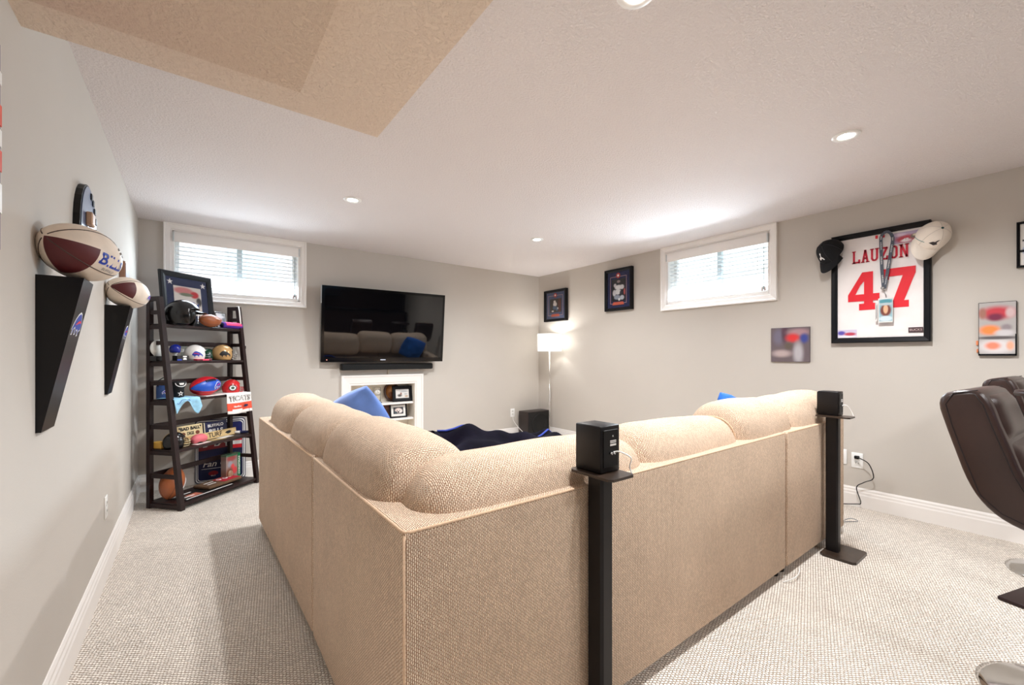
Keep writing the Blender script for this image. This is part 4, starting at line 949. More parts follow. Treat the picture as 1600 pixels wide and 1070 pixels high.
wedge(3.16, .155, .985, 1.472, .106, 'far black wedge wall shelf holding the second white football', True)
pan = lambda a, t: 1 if ((.5 < a < .77 and t < .02)) else 0
t, at = football('football', 'worn white football with maroon panel and blue lettering on the near wedge shelf', 'football', .272, .088, (.089, 1.975, 1.533), (R(0), R(9), R(62)), [MAT_BALLW, MAT_BALLM],
         panel=lambda a, t: 1 if (.49 < a < .80 and t < -.30) else 0)
wrap_text('BILLS', .050, at, .022, R(198), MAT_BLUE, t, 'lettering', bold=.0011, Rm=-.080)
wrap_text('BUFFALO', .013, at, .018, R(218), MAT_GREYP, t, 'small_print', Rm=-.08)
mb = MB()
for k in range(9):
    x0 = .04+.008*k; a0 = R(158+8*math.sin(k*2.1)); mb.tube([at(x0+.003*math.sin(3*s+k), a0+.06*math.sin(1.7*s+k*1.3), .0008) for s in range(6)], .0008, 4)
mb.build('signature', MAT_KPRINT, t)
t, at = football('football', 'white football with dark maroon panel on the far wedge shelf', 'football', .255, .086, (.088, 3.245, 1.553), (R(0), R(8), R(60)), [MAT_BALLW, MAT_BALLM],
         panel=lambda a, t: 1 if (.40 < a < .60 and t < -.42) else 0)
mb = MB(); logo_layers(mb, .05, lambda u, v, l_: at(.055+u, R(190)-v/.07, l_+.001), 0, 1, 2); mb.build('emblem', [MAT_WPRINT, MAT_BLUE, MAT_RED], t)
# arched plaque and small wooden plaque behind the balls
aw, ah = .365, .385
arch = [(-aw/2, 0), (aw/2, 0), (aw/2, ah*.45)]+[(aw/2*math.cos(a), ah*.45+ah*.55*math.sin(a)) for a in [PI*i/14 for i in range(1, 14)]]+[(-aw/2, ah*.45)]
pl = thing('arched_plaque', 'dark arched plaque with blue face on the wall above the near football', 'plaque', (0, 2.578, 1.545), (0, 0, RZ_LEFT))
MB().prism(arch, -.021, 0).build('back_board', MAT_BLACKWOOD, pl)
MB().prism([(x*.93, .01+z*.955) for x, z in arch], -.024, -.021).build('face', M('plaque_blue_grey', rgb(96, 110, 140), rough=.3, var=.2), pl)
MB().box((-.09, -.046, .20), (-.03, -.024, .255), .004).build('wood_block', M('light_block', rgb(196, 160, 130), rough=.5), pl)
for k in range(5):
    a = R(78-16*k); MB().box((-.014, -.029, -.014), (.014, -.024, .014), .002).build('stud', MAT_KPRINT, pl, loc=(aw/2*.82*math.cos(a), 0, ah*.45+ah*.55*.84*math.sin(a)))
MB().box((.11, -.05, .07), (.165, -.024, .12), .004).build('bracket_block', MAT_BLACKWOOD, pl)
sp = thing('small_plaque', 'thin tan wooden plaque on the wall above the far football', 'plaque', (0, 3.83, 1.60), (0, 0, RZ_LEFT))
MB().box((-.09, -.03, 0), (.09, 0, .215), .003).build('board', M('tan_wood', rgb(150, 112, 92), rough=.5), sp)
MB().box((-.08, -.033, .01), (.08, -.03, .205), .002).build('face', M('pale_face', rgb(190, 196, 214), rough=.3), sp)

# ------------------------------------------------------------------ tapered etagere in the corner
SHL = (.311, 4.137, 0); SRZ = R(41.5); SWD, SDP = .775, .335
sf = thing('display_shelf', 'dark espresso wooden tapered shelf unit full of sports things in the corner', 'shelf', SHL, (0, 0, SRZ))
def fy(z): return .1265*z                                # front posts lean back
ps = .034; ST = 1.66
for x in (0, SWD-ps):
    b = bmesh.new()
    V = [[b.verts.new((x+dx, fy(z)+dy, z)) for dx, dy in ((0, 0), (ps, 0), (ps, ps), (0, ps))] for z in (0, ST)]
    for k in range(4): b.faces.new((V[0][k], V[0][(k+1) % 4], V[1][(k+1) % 4], V[1][k]))
    b.faces.new(V[0][::-1]); b.faces.new(V[1]); bmesh.ops.recalc_face_normals(b, faces=b.faces[:])
    mb = MB(); mb._add(b, 0, False); mb.build('front_post', MAT_ESPRESSO, sf)
    MB().box((x, SDP-ps, 0), (x+ps, SDP, ST), .002).build('rear_post', MAT_ESPRESSO, sf)
SZ = [.050, .462, .850, 1.155, 1.447]                     # shelf top heights
for z in SZ: MB().box((ps*.4, fy(z)+.004, z-.022), (SWD-ps*.4, SDP-.004, z), .002).build('shelf_board', MAT_ESPRESSO, sf)
for z in (.253, .637, .98, 1.296, 1.536):
    for x in (0, SWD-ps): MB().box((x+.006, fy(z)+ps-.004, z-.016), (x+ps-.006, SDP-ps+.004, z+.016), .002).build('rung', MAT_ESPRESSO, sf)
for z in [s-.026 for s in SZ]:
    for x in (0, SWD-ps): MB().box((x+.004, fy(z)+ps-.004, z-.016), (x+ps-.004, SDP-ps+.004, z+.014), .002).build('rung', MAT_ESPRESSO, sf)
for x in (0, SWD-ps): MB().box((x, fy(ST)+ps-.004, ST-.034), (x+ps, SDP-ps+.004, ST), .002).build('top_rail', MAT_ESPRESSO, sf)
for z in (.253, .637, .98, 1.296): MB().box((ps-.003, SDP-ps+.006, z-.02), (SWD-ps+.003, SDP-.008, z+.02), .002).build('back_rail', MAT_ESPRESSO, sf)

SM = Matrix.Translation(SHL) @ Matrix.Rotation(SRZ, 4, 'Z')
def on_shelf(x, y, z): return tuple(SM @ Vector((x, y, z)))
def sthing(name, label, cat, x, y, z, rz=0.0, rx=0.0, group=None): return thing(name, label, cat, on_shelf(x, y, z), (rx, 0, SRZ+rz), group)
s1, s2, s3, s4, s5 = SZ[4], SZ[3], SZ[2], SZ[1], SZ[0]
# top shelf
art = printed('tackle_photo', rgb(222, 216, 210), [(.35, .85, .35, .12, rgb(206, 130, 130)), (.75, .74, .16, .12, rgb(196, 44, 56)), (.45, .72, .25, .06, rgb(120, 130, 110)), (.9, .5, .1, .16, rgb(60, 58, 60)), (.5, .35, .35, .22, rgb(230, 228, 230)), (.35, .42, .25, .1, rgb(222, 226, 236)), (.7, .12, .16, .06, rgb(60, 50, 46)), (.4, .1, .2, .05, rgb(190, 170, 150))], soft=.3)
t = picture('framed_photo', .455, .455, 'black framed football photo with starred navy mat leaning on the shelf top', 'picture', on_shelf(.345, .318, s1+.002), (R(-6), 0, SRZ-R(2)), .045, .022, (.062, .062, .05, .07), MAT_NAVY, art)
for x in (-.145, .145): MB().prism(star(.026), -.0125, -.0105, mat=Matrix.Translation((x, 0, .368))).build('star', MAT_WPRINT, t)
text('jersey_number', '94', .075, M('number_blue', rgb(60, 80, 150)), t, (.058, -.0140, .178), bold=.0015, rot=R(12))

def helmet(name, label, s, x, y, z, rz, shell, mask_mat, stripe=None, batting=False, parent=None):
    """helmet facing local -y, sitting on z = 0; s = overall size"""
    t = sthing(name, label, 'helmet', x, y, z, rz)
    def sh(u, v):
        a = 2*PI*u; e_ = -0.62+v*(PI/2+.62)
        r = math.cos(e_)
        y_ = r*math.sin(a)*1.12
        zz = math.sin(e_)
        return Vector((.46*s*r*math.cos(a), .46*s*y_, .53*s*(zz+.58)))
    bm = bmesh.new(); nu, nv = 40, 18
    g = [[bm.verts.new(sh(i/nu, j/(nv-1))) for j in range(nv)] for i in range(nu)]
    for i in range(nu):
        for j in range(nv-1):
            a = 2*PI*(i+.5)/nu; vv = (j+.5)/(nv-1)
            if abs((a-1.5*PI)) < (.85 if not batting else .95) and vv < (.50 if not batting else .46): continue       # face opening
            f = bm.faces.new((g[i][j], g[(i+1) % nu][j], g[(i+1) % nu][j+1], g[i][j+1])); f.smooth = True
    bmesh.ops.delete(bm, geom=[v for v in bm.verts if not v.link_faces], context='VERTS')
    bmesh.ops.recalc_face_normals(bm, faces=bm.faces[:])
    ex = bmesh.ops.solidify(bm, geom=bm.faces[:], thickness=.03*s)
    mb = MB(); mb.bm.free(); mb.bm = bm; mb.build('shell', shell, t)
    MB().sphere((0, .05*s, .33*s), (.36*s, .40*s, .36*s), u=16, v=10).build('padding', MAT_BLACK, t)
    if batting:
        def br(u, v):
            a = 1.5*PI+(u-.5)*1.9; r = .46*s*(1+.30*v*math.cos((u-.5)*PI))
            return Vector((r*math.cos(a), 1.12*r*math.sin(a), .53*s*(.58+.30)-.05*v*s))
        mb = MB(); mb.grid(br, 16, 5); mb.grid(lambda u, v: br(1-u, v)-Vector((0, 0, .02*s)), 16, 5); mb.build('brim', shell, t)
    if mask_mat:
        mb = MB()
        for zz, k in ((.20, 1.0), (.32, 1.03), (.08, .92)):
            mb.tube([(.46*s*k*math.cos(1.5*PI+q*.17), -.04*s+.62*s*k*math.sin(1.5*PI+q*.17), zz*s) for q in range(-6, 7)], .016*s, 6)
        for xx in (-.12, .12): mb.tube([(xx*s, -.60*s, .06*s), (xx*s, -.64*s, .18*s), (xx*s, -.62*s, .36*s)], .014*s, 6)
        mb.build('face_mask', mask_mat, t)
    def side(sgn):
        """map (u, v) onto the helmet side facing sgn * x"""
        def fn(u, v, lift):
            a = (0 if sgn > 0 else PI)+u/(.48*s); e_ = .05+v/(.5*s)
            p = Vector((.46*s*math.cos(e_)*math.cos(a), .46*s*1.12*math.cos(e_)*math.sin(a), .53*s*(math.sin(e_)+.58)))
            n_ = Vector((p.x, p.y/1.25, (p.z-.31*s)*.75)).normalized()
            return p+n_*(lift+.0012)
        return fn
    if stripe:
        st = MB(); st.grid(lambda u, v: Vector(((v-.5)*.10*s, .465*s*1.12*math.cos(.55+u*2.3)*-1, .536*s*(math.sin(.55+u*2.3)+.58))), 20, 3); st.build('stripe', stripe, t)
    return t, side
helmet('football_helmet', 'glossy black helmet with brim on the left of the shelf top', .245, .172, .185, s1, R(38), M('helmet_black', rgb(16, 15, 15), rough=.2), None, batting=True)
MB().box((.0, 0, 0), (.006, .004, .075), .001).build('chrome_bar', MAT_CHROME, bpy.data.objects['football_helmet'], loc=(-.045, -.112, .012))
BROWN = M('brown_leather', rgb(150, 82, 44), rough=.4, var=.15, bump=.0006, bscale=600)
t, at = football('football', 'small shiny brown football in front of the starred photo on the shelf top', 'football', .190, .054, on_shelf(.408, .17, s1+.054), (0, R(4), SRZ-R(8)), [BROWN])
MB().tube([at(.01+.008*i, R(160), .001) for i in range(6)], .006, 6, flat=.4).build('stripe', MAT_WPRINT, t)
picture('standing_picture', .13, .155, 'small silver photo frame at the right of the shelf top', 'picture', on_shelf(.638, .285, s1), (R(-10), 0, SRZ+R(8)), .012, .01, .0, None, printed('small_snap', rgb(206, 206, 206), [(.4, .4, .25, .3, rgb(206, 176, 170)), (.8, .6, .2, .4, rgb(130, 140, 140)), (.5, .75, .4, .1, rgb(224, 224, 224)), (.45, .5, .1, .06, rgb(170, 70, 70))], soft=.4), frame_mat=MAT_METAL)
t = sthing('can_cooler', 'pink and blue foam tube lying on the right of the shelf top', 'can cooler', .672, .215, s1+.030, R(-6))
MB().lathe([(0, -.095), (.026, -.095), (.029, -.09), (.029, .09), (.026, .095), (0, .095)], 20, mat=Matrix.Rotation(R(90), 4, 'Y')).build('tube', M('foam_purple', rgb(84, 40, 150), rough=.8), t)
mb = MB(); mb.grid(lambda u, v: Vector((-.07+.155*v, .0296*math.cos(R(75)+R(110)*u), .0296*math.sin(R(75)+R(110)*u))), 8, 2); mb.build('pink_panel', M('foam_pink', rgb(226, 70, 120), rough=.8), t)
MB().lathe([(0, 0), (.024, 0), (.024, .002), (0, .002)], 16, mat=Matrix.Translation((-.097, 0, 0)) @ Matrix.Rotation(R(90), 4, 'Y')).build('end', MAT_NAVYP, t)
la = sthing('lanyard', 'white lanyard with red print hanging from the right shelf post', 'lanyard', .752, fy(1.5)-.006, 0)
P = [(.004, .06, 1.664), (-.018, .014, 1.664), (-.020, .002, 1.62), (-.012, -.002, 1.52), (.02, .01, 1.42), (.052, .02, 1.33), (.066, .022, 1.29)]
ribbon(P, .016, 'strap', M('strap_white', rgb(232, 228, 224), rough=.7), la)
mb = MB()
for k in range(4): mb.box((-.004, -.001, -.004), (.004, .001, .004), mat=Matrix.Translation((-.004+.014*k, -.0015+.004*k, 1.495-.042*k)) @ Matrix.Rotation(R(30), 4, 'Y'))
mb.build('strap_mark', MAT_RED, la)
MB().box((.060, .018, 1.262), (.074, .026, 1.292), .002).build('clip', MAT_BLACK, la)
# second shelf
t = sthing('round_disc', 'white round disc ornament on a dark base behind the left shelf post', 'ornament', .034, .25, s2)
MB().lathe([(0, -.006), (.066, -.006), (.068, 0), (.066, .006), (0, .006)], 28, mat=Matrix.Translation((0, 0, .100)) @ Matrix.Rotation(R(90), 4, 'X')).build('disc', M('disc_white', rgb(222, 224, 220), rough=.3), t)
MB().lathe([(.050, -.0075), (.056, -.0075), (.056, -.006), (.05, -.006)], 28, mat=Matrix.Translation((0, 0, .100)) @ Matrix.Rotation(R(90), 4, 'X')).build('ring', MAT_GREYP, t)
MB().box((-.05, -.03, 0), (.05, .03, .038), .003).build('base', MAT_KPRINT, t)
t, side = helmet('mini_helmet', 'tiny royal blue helmet on a white stand on the second shelf', .082, .158, .24, s2+.066, R(60), M('helmet_blue', rgb(26, 40, 140), rough=.2), MAT_WHITE)
t = sthing('helmet_stand', 'white stand with black box holding the tiny blue helmet', 'stand', .158, .245, s2)
MB().lathe([(0, 0), (.03, 0), (.022, .012), (.012, .05), (.02, .066), (0, .066)], 14).build('pedestal', MAT_WHITE, t)
t = sthing('black_box', 'small black box with white paw print on the second shelf', 'box', .150, .135+.05, s2)
MB().box((-.05, -.03, 0), (.05, .02, .042), .002).build('carton', MAT_KPRINT, t)
mb = MB(); mb.prism([(.0, .008), (.028, .008), (.03, .018), (.014, .026), (-.002, .018)], -.0315, -.030)
for k in range(3): mb.prism(circ(.006, 10, (.003+.011*k, .034)), -.0315, -.030)
mb.build('paw_print', MAT_WPRINT, t)
MB().box((-.05, -.0312, .002), (-.012, -.030, .014)).build('blue_strip', MAT_BLUE, t)
t, side = helmet('mini_helmet', 'white mini helmet with charging buffalo emblem on the second shelf', .160, .318, .225, s2, R(62), M('helmet_white', rgb(236, 232, 228), rough=.2), MAT_GREYP)
mb = MB(); logo_layers(mb, .075, lambda u, v, l_: side(-1)(-u, v, l_), 0, 1, 2); mb.build('emblem', [MAT_WPRINT, MAT_BLUE, MAT_RED], t)
t = sthing('acrylic_case', 'clear acrylic display box behind the white mini helmet', 'display case', .36, .295, s2)
MB().box((-.085, -.03, 0), (.085, .03, .002)).box((-.085, -.03, 0), (-.083, .03, .15)).box((.083, -.03, 0), (.085, .03, .15)).box((-.085, .028, 0), (.085, .03, .15)).box((-.085, -.03, .148), (.085, .03, .15)).build('case', glassmat('acrylic', tint=(.93, .96, .95)), t)
t, side = helmet('mini_helmet', 'gold mini helmet with black emblem on the second shelf', .170, .585, .225, s2, R(62), M('helmet_gold', rgb(196, 156, 104), rough=.2, metal=.2), MAT_CHROME, stripe=MAT_KPRINT)
mb = MB(); k_ = .085/1.35
bm = bmesh.new(); bm.faces.new([bm.verts.new(((x-.675)*k_, (y-.47)*k_, 0)) for x, y in BUFF]); bmesh.ops.triangulate(bm, faces=bm.faces[:]); bmesh.ops.subdivide_edges(bm, edges=bm.edges[:], cuts=1, use_grid_fill=True)
for v in bm.verts: v.co = side(-1)(-v.co.x, v.co.y, .001)
mb._add(bm, 0, False); mb.build('emblem', MAT_KPRINT, t)
t, side = helmet('mini_helmet', 'dark green and red mini helmet behind the gold one on the second shelf', .125, .505, .300, s2, R(60), M('helmet_green', rgb(30, 70, 50), rough=.25), MAT_GREYP, stripe=MAT_RED)
t = sthing('boxed_figure', 'pink and red card lying in front of the white mini helmet', 'card', .335, .165, s2)
MB().box((-.07, -.02, 0), (.07, .02, .014), .001).build('card', M('card_pink', rgb(226, 70, 100), rough=.4), t); MB().box((-.07, -.0205, .002), (-.02, -.0195, .010)).box((.04, -.0205, .002), (.07, -.0195, .012)).build('card_print', MAT_KPRINT, t)
# third shelf
t = sthing('drink_cooler', 'blue cylinder cooler with emblem and looped strap at the left of the third shelf', 'cooler', .078, .255, s3)
MB().lathe([(0, 0), (.048, 0), (.05, .004), (.05, .105), (.046, .112), (0, .112)], 24).build('body', M('cooler_blue', rgb(34, 66, 120), rough=.6), t)
mb = MB(); logo_layers(mb, .05, lambda u, v, l_: Vector(((.0505+l_)*math.sin(-.45+u/.05), -(.0505+l_)*math.cos(-.45+u/.05), .06+v)), 0, 1, 2); mb.build('emblem', [MAT_WPRINT, MAT_BLUE, MAT_RED], t)
MB().tube([(-.05, 0, .105), (-.045, .0, .15), (-.01, 0, .17), (.03, 0, .165), (.05, 0, .14), (.05, 0, .105)], .005, 6).build('strap', MAT_BLACK, t)
t = sthing('jersey_koozie', 'black jersey shaped bottle holder with white star on the third shelf', 'bottle holder', .135, .185, s3)
MB().lathe([(0, 0), (.036, 0), (.038, .004), (.038, .08), (.048, .105), (.055, .135), (.048, .14), (0, .14)], 24).build('sleeve', M('koozie_black', rgb(18, 18, 20), rough=.8), t)
cyl = lambda u, v, r, a0=0: Vector((r*math.sin(a0+u/r), -r*math.cos(a0+u/r), v))
mb = MB(); bm = bmesh.new(); bm.faces.new([bm.verts.new((x, y, 0)) for x, y in star(.022)]); bmesh.ops.triangulate(bm, faces=bm.faces[:])
for v in bm.verts: v.co = cyl(v.co.x, .042+v.co.y, .0395, -.3)
mb._add(bm, 0, False); bm = bmesh.new(); bm.faces.new([bm.verts.new((x, y, 0)) for x, y in star(.011)]); bmesh.ops.triangulate(bm, faces=bm.faces[:])
for v in bm.verts: v.co = cyl(v.co.x, .042+v.co.y, .0402, -.3)
mb._add(bm, 1, False); mb.build('star', [MAT_WPRINT, MAT_KPRINT], t)
mb = MB()
mb.tube([Vector(((.049+.028*(1-0))*0, 0, 0))+cyl(.040*math.cos(a), .128+.030*math.sin(a), .052+.0, -.3) for a in [PI+PI*i/12 for i in range(13)]], .0035, 6)
mb.build('collar_print', MAT_WPRINT, t); 
MB().prism([(-.018, 0), (.018, 0), (.012, -.016), (-.012, -.016)], -.056, -.054, mat=Matrix.Rotation(-.3, 4, 'Z') @ Matrix.Translation((0, 0, .128))).build('shield', MAT_WPRINT, t)
FBB = M('foam_blue', rgb(30, 84, 190), rough=.35, var=.06); FBR = M('foam_red', rgb(206, 30, 46), rough=.35, var=.06)
t, at = football('football', 'blue and red football with charging buffalo emblem on the third shelf', 'football', .285, .082, on_shelf(.405, .215, s3+.083), (0, R(-6), SRZ), [FBB, FBR], panel=lambda a, t: 0 if (.385 < a < .59) else 1, laces=R(141), lace_mat=MAT_KPRINT)
mb = MB(); logo_layers(mb, .085, lambda u, v, l_: at(.055+u, R(180)-v/.072, l_+.001), 0, 1, 2); mb.build('emblem', [MAT_WPRINT, MAT_BLUE, MAT_RED], t)
t, side = helmet('mini_helmet', 'red helmet with white stripe at the right of the third shelf', .150, .672, .215, s3, R(64), M('helmet_red', rgb(206, 42, 44), rough=.2), MAT_RED, stripe=MAT_WPRINT)
mb = MB()
for rx_, m_, lf in ((.026, 2, .001), (.020, 0, .0018), (.010, 1, .0026)):
    bm = bmesh.new(); bm.faces.new([bm.verts.new((x, y, 0)) for x, y in circ(rx_, 16, (0, 0), 1.2, 1)])
    for v in bm.verts: v.co = side(-1)(v.co.x-.012, v.co.y, lf)
    mb._add(bm, m_, False)
mb.build('emblem', [MAT_WPRINT, M('emblem_green', rgb(24, 80, 54)), MAT_KPRINT], t)
t = sthing('rally_towel', 'white and orange TICATS rally towel hanging over the third shelf edge', 'towel', .640, fy(s3)-.004, s3)
def tw(u, v):
    x = -.135+.27*u
    if v < .3: return Vector((x, .12*(1-v/.3)+.001, .004+.001*math.sin(9*u)))
    q = (v-.3)/.7; return Vector((x, -.004-.012*q+.004*math.sin(7*u+3*q), .003-.178*q-.012*math.sin(PI*u)*q*(1-u)))
mb = MB(); mb.grid(tw, 18, 20)
bmesh.ops.solidify(mb.bm, geom=mb.bm.faces[:], thickness=.003)
for f in mb.bm.faces:
    c = f.calc_center_median(); f.material_index = 1 if -.145 < c.z < -.085 and c.y < .02 else 0
mb.build('cloth', [M('towel_white', rgb(240, 236, 232), rough=.9), M('towel_orange', rgb(222, 84, 60), rough=.9)], t)
text('lettering', 'TICATS', .064, MAT_KPRINT, t, (0, -.0145, -.045), bold=.0022, width=.235)
text('lettering_fill', 'TICATS', .064, MAT_WPRINT, t, (0, -.0158, -.045), bold=-.0006, width=.230)
text('small_lettering', 'Hamilton', .022, MAT_WPRINT, t, (-.035, -.0225, -.115), bold=.0006)
MB().prism([(.03, -.122), (.06, -.125), (.085, -.118), (.075, -.105), (.05, -.102)], -.0225, -.0205).build('emblem', MAT_NAVYP, t)
t = sthing('folded_cloth', 'light blue patterned cloth hanging over the left edge of the third shelf', 'cloth', .07, fy(s3)+.0, s3)
def cl(u, v):
    x = -.045+.215*u; hang = .105-.055*abs(math.sin(3.3*u+.4))+.03*math.cos(8*u)
    if v < .4: return Vector((x, .16*(1-v/.4)-.002, .005+.006*abs(math.sin(11*u+6*v))))
    q = (v-.4)/.6; return Vector((x+.01*q, -.008-.016*q+.006*math.sin(12*u), .004-hang*q))
mb = MB(); mb.grid(cl, 28, 18); bmesh.ops.solidify(mb.bm, geom=mb.bm.faces[:], thickness=.003)
mb.build('cloth', M('light_blue_cloth', rgb(150, 200, 226), rough=.85, var=.22, vscale=26), t)
MB().tube([cl(.1+.03*i, .62+.1*math.sin(i*.7))+Vector((0, -.004, 0)) for i in range(18)], .0035, 5, flat=.4).build('printed_line', MAT_BLUE, t)
t = sthing('magazine', 'thin white edged magazine lying under the blue and red football', 'magazine', .47, .19, s3)
MB().box((-.15, -.075, 0), (.15, .10, .004)).build('pages', WPAPER, t); 
# fourth shelf
t = sthing('gold_block', 'small gold painted block at the left end of the fourth shelf', 'block', .062, .28, s4)
MB().box((-.03, -.05, 0), (.03, .05, .05), .004).build('block', M('gold_paint', rgb(206, 160, 70), rough=.5), t); MB().box((-.022, -.0515, .01), (.022, -.05, .04)).build('label', M('gold_label', rgb(226, 196, 120)), t)
t, side = helmet('mini_helmet', 'black mini helmet with gold stripe on the fourth shelf behind the left post', .150, .092, .17, s4, R(55), M('helmet_black2', rgb(24, 22, 24), rough=.2), M('gold_mask', rgb(206, 190, 150), rough=.4), stripe=MAT_GOLD)
def plaque(name, label, cat, x, y, z, w, h, th, mat, rz=0.0, rx=-6.0):
    t = sthing(name, label, cat, x, y, z, R(rz), R(rx)); MB().box((-w/2, 0, 0), (w/2, th, h), .002).build('board', mat, t); return t
t = plaque('wooden_sign', 'cream wooden sign reading BAD BALL on the fourth shelf', 'sign', .325, .275, s4+.001, .235, .140, .022, M('cream_sign', rgb(226, 206, 160), rough=.6))
text('lettering', '"BAD BALL"', .036, MAT_KPRINT, t, (0, -.001, .112), bold=.0018, width=.205)
text('lettering', 'DIGS', .036, MAT_KPRINT, t, (.0, -.001, .070), bold=.001, width=.06)
text('lettering', 'BITE BACK', .028, MAT_KPRINT, t, (-.03, -.001, .028), bold=.0015, width=.14)
for x in (-.065, .065): MB().prism(circ(.019, 14, (x, .070), 1.0, .85), -.0015, 0).build('brown_ball', M('sign_brown', rgb(120, 62, 36)), t)
t = plaque('licence_plate', 'navy licence plate reading BUFFALO BILLS on the fourth shelf', 'licence plate', .580, .285, s4+.001, .235, .135, .004, MAT_NAVYP)
text('lettering', 'BUFFALO', .036, MAT_WPRINT, t, (0, -.001, .100), bold=.001, width=.16)
text('lettering', 'BILLS', .058, MAT_WPRINT, t, (0, -.001, .045), bold=.0022, width=.145)
MB().box((-.1175, -.0008, 0), (-.108, 0, .135)).build('border', M('plate_cream', rgb(230, 220, 190)), t)
t = plaque('wooden_sign', 'long tan wooden board reading LAND TURF on the fourth shelf', 'sign', .420, .205, s4+.001, .600, .062, .016, M('tan_board', rgb(212, 182, 128), rough=.55, var=.12, vscale=16), 0, -8)
text('lettering', 'LAND', .058, MAT_KPRINT, t, (-.235, -.001, .031), bold=.0006, width=.115)
text('lettering', 'TURF', .058, MAT_KPRINT, t, (.075, -.001, .031), bold=.0006, width=.14)
MB().prism([(.175, .03), (.195, .042), (.225, .046), (.245, .036), (.23, .022), (.205, .016), (.19, .024)], -.0015, 0).build('ram_mark', MAT_KPRINT, t)
t = sthing('stress_ball', 'pink peanut shaped foam ball on the fourth shelf', 'foam ball', .285, .150, s4+.0385)
def pk(u, v):
    a = 2*PI*u; e_ = (v-.5)*PI; x = .070*math.sin(e_); r = .038*math.cos(e_)**.75*(1-.14*math.exp(-(x/.02)**2))
    return Vector((x, r*math.cos(a), r*math.sin(a)+.005*math.cos(x*40)))
mb = MB(); mb.grid(pk, 24, 18, closeu=True); mb.build('foam', M('pink_foam', rgb(222, 110, 120), rough=.6, var=.12, vscale=10), t)
MB().box((-.022, -.02, -.0385), (.022, .02, -.034), .002).build('rest', MAT_KPRINT, t)
t = sthing('white_card', 'pale papers lying along the front of the fourth shelf', 'papers', .35, .13, s4)
for k, (x, y, a) in enumerate(((-.06, 0, .06), (.10, .01, -.08), (.20, .03, .1))): MB().box((-.07, -.03, .001*k), (.07, .03, .001*k+.001), mat=Matrix.Translation((x, y, 0)) @ Matrix.Rotation(a, 4, 'Z')).build('sheet', (WPAPER, M('paper_tan', rgb(206, 180, 130)), WPAPER)[k], t)
t = sthing('toy_baton', 'navy and white baton lying at the right end of the fourth shelf', 'baton', .715, .20, s4+.014, R(-60))
MB().lathe([(0, -.15), (.011, -.15), (.013, -.14), (.013, .10), (.008, .13), (0, .135)], 14, mat=Matrix.Rotation(R(90), 4, 'Y')).build('handle', MAT_NAVYP, t)
MB().lathe([(.0135, -.02), (.0138, -.02), (.0138, .03), (.0135, .03)], 14, mat=Matrix.Rotation(R(90), 4, 'Y')).build('band', MAT_WPRINT, t)
# bottom shelf
t, at = football('football', 'brown leather football with white laces at the left of the bottom shelf', 'football', .27, .083, on_shelf(.125, .235, s5+.120), (0, R(-55), SRZ+R(28)), [BROWN], laces=R(200))
def roundrect(w, h, r):
    return [(sx*(w/2-r)+r*math.cos(a), h/2+sz*(h/2-r)+r*math.sin(a)) for sx, sz, a0 in ((1, 1, 0), (-1, 1, PI/2), (-1, -1, PI), (1, -1, 1.5*PI)) for a in [a0+PI/2*i/5 for i in range(6)]]
t = thing('fan_cave_sign', 'navy Fan Cave sign with white border leaning on the wall behind the bottom shelf', 'sign', (.598, 4.906, .004), (R(-1.6), 0, 0))
fw_, fh_ = .40, .59
MB().prism(roundrect(fw_, fh_, .03), 0, .006).build('panel', MAT_NAVYP, t)
for k, (ins, m_) in enumerate(((.006, MAT_WPRINT), (.014, MAT_NAVYP), (.020, MAT_WPRINT), (.025, MAT_NAVYP))):
    MB().prism([(x*(1-2*ins/fw_), ins+z*(1-2*ins/fw_*.8)) for x, z in roundrect(fw_, fh_, .03)], -.0006*(k+1), 0).build('border_line', m_, t)
MB().prism([(-.17, .30), (.17, .33), (.17, .385), (-.17, .365)], -.0034, -.002).build('red_band', M('sign_red', rgb(150, 30, 44), rough=.4), t)
MB().prism([(-.17, .39), (.17, .41), (.17, .425), (-.17, .405)], -.0034, -.002).build('red_band', M('sign_red', rgb(150, 30, 44)), t)
mb = MB(); logo_layers(mb, .26, lambda u, v, l_: Vector((-.01+u, -.0036-l_, .40+v*.8)), 0, 1, 2); mb.build('emblem', [MAT_WPRINT, MAT_NAVYP, MAT_RED], t)
text('lettering', 'Fan Cave', .074, MAT_WPRINT, t, (.0, -.0040, .172), bold=.001, width=.29, shear=.3)
MB().box((-.15, -.0036, .128), (.13, -.003, .132)).build('underline', MAT_WPRINT, t)
MB().prism(circ(.032, 18, (-.06, .084), 1.2, .7), -.0036, -.003).build('small_emblem', M('sign_red', rgb(150, 30, 44)), t)
MB().prism(circ(.028, 18, (.05, .088), 1.0, .9), -.0036, -.003).build('small_emblem', MAT_GREYP, t)
text('small_lettering', '2013', .03, MAT_WPRINT, t, (.05, -.0042, .088), bold=.0004)
text('small_lettering', 'BILLS', .016, MAT_WPRINT, t, (-.06, -.0042, .062)); text('small_lettering', 'BUFFALO', .014, MAT_WPRINT, t, (.05, -.0042, .068))

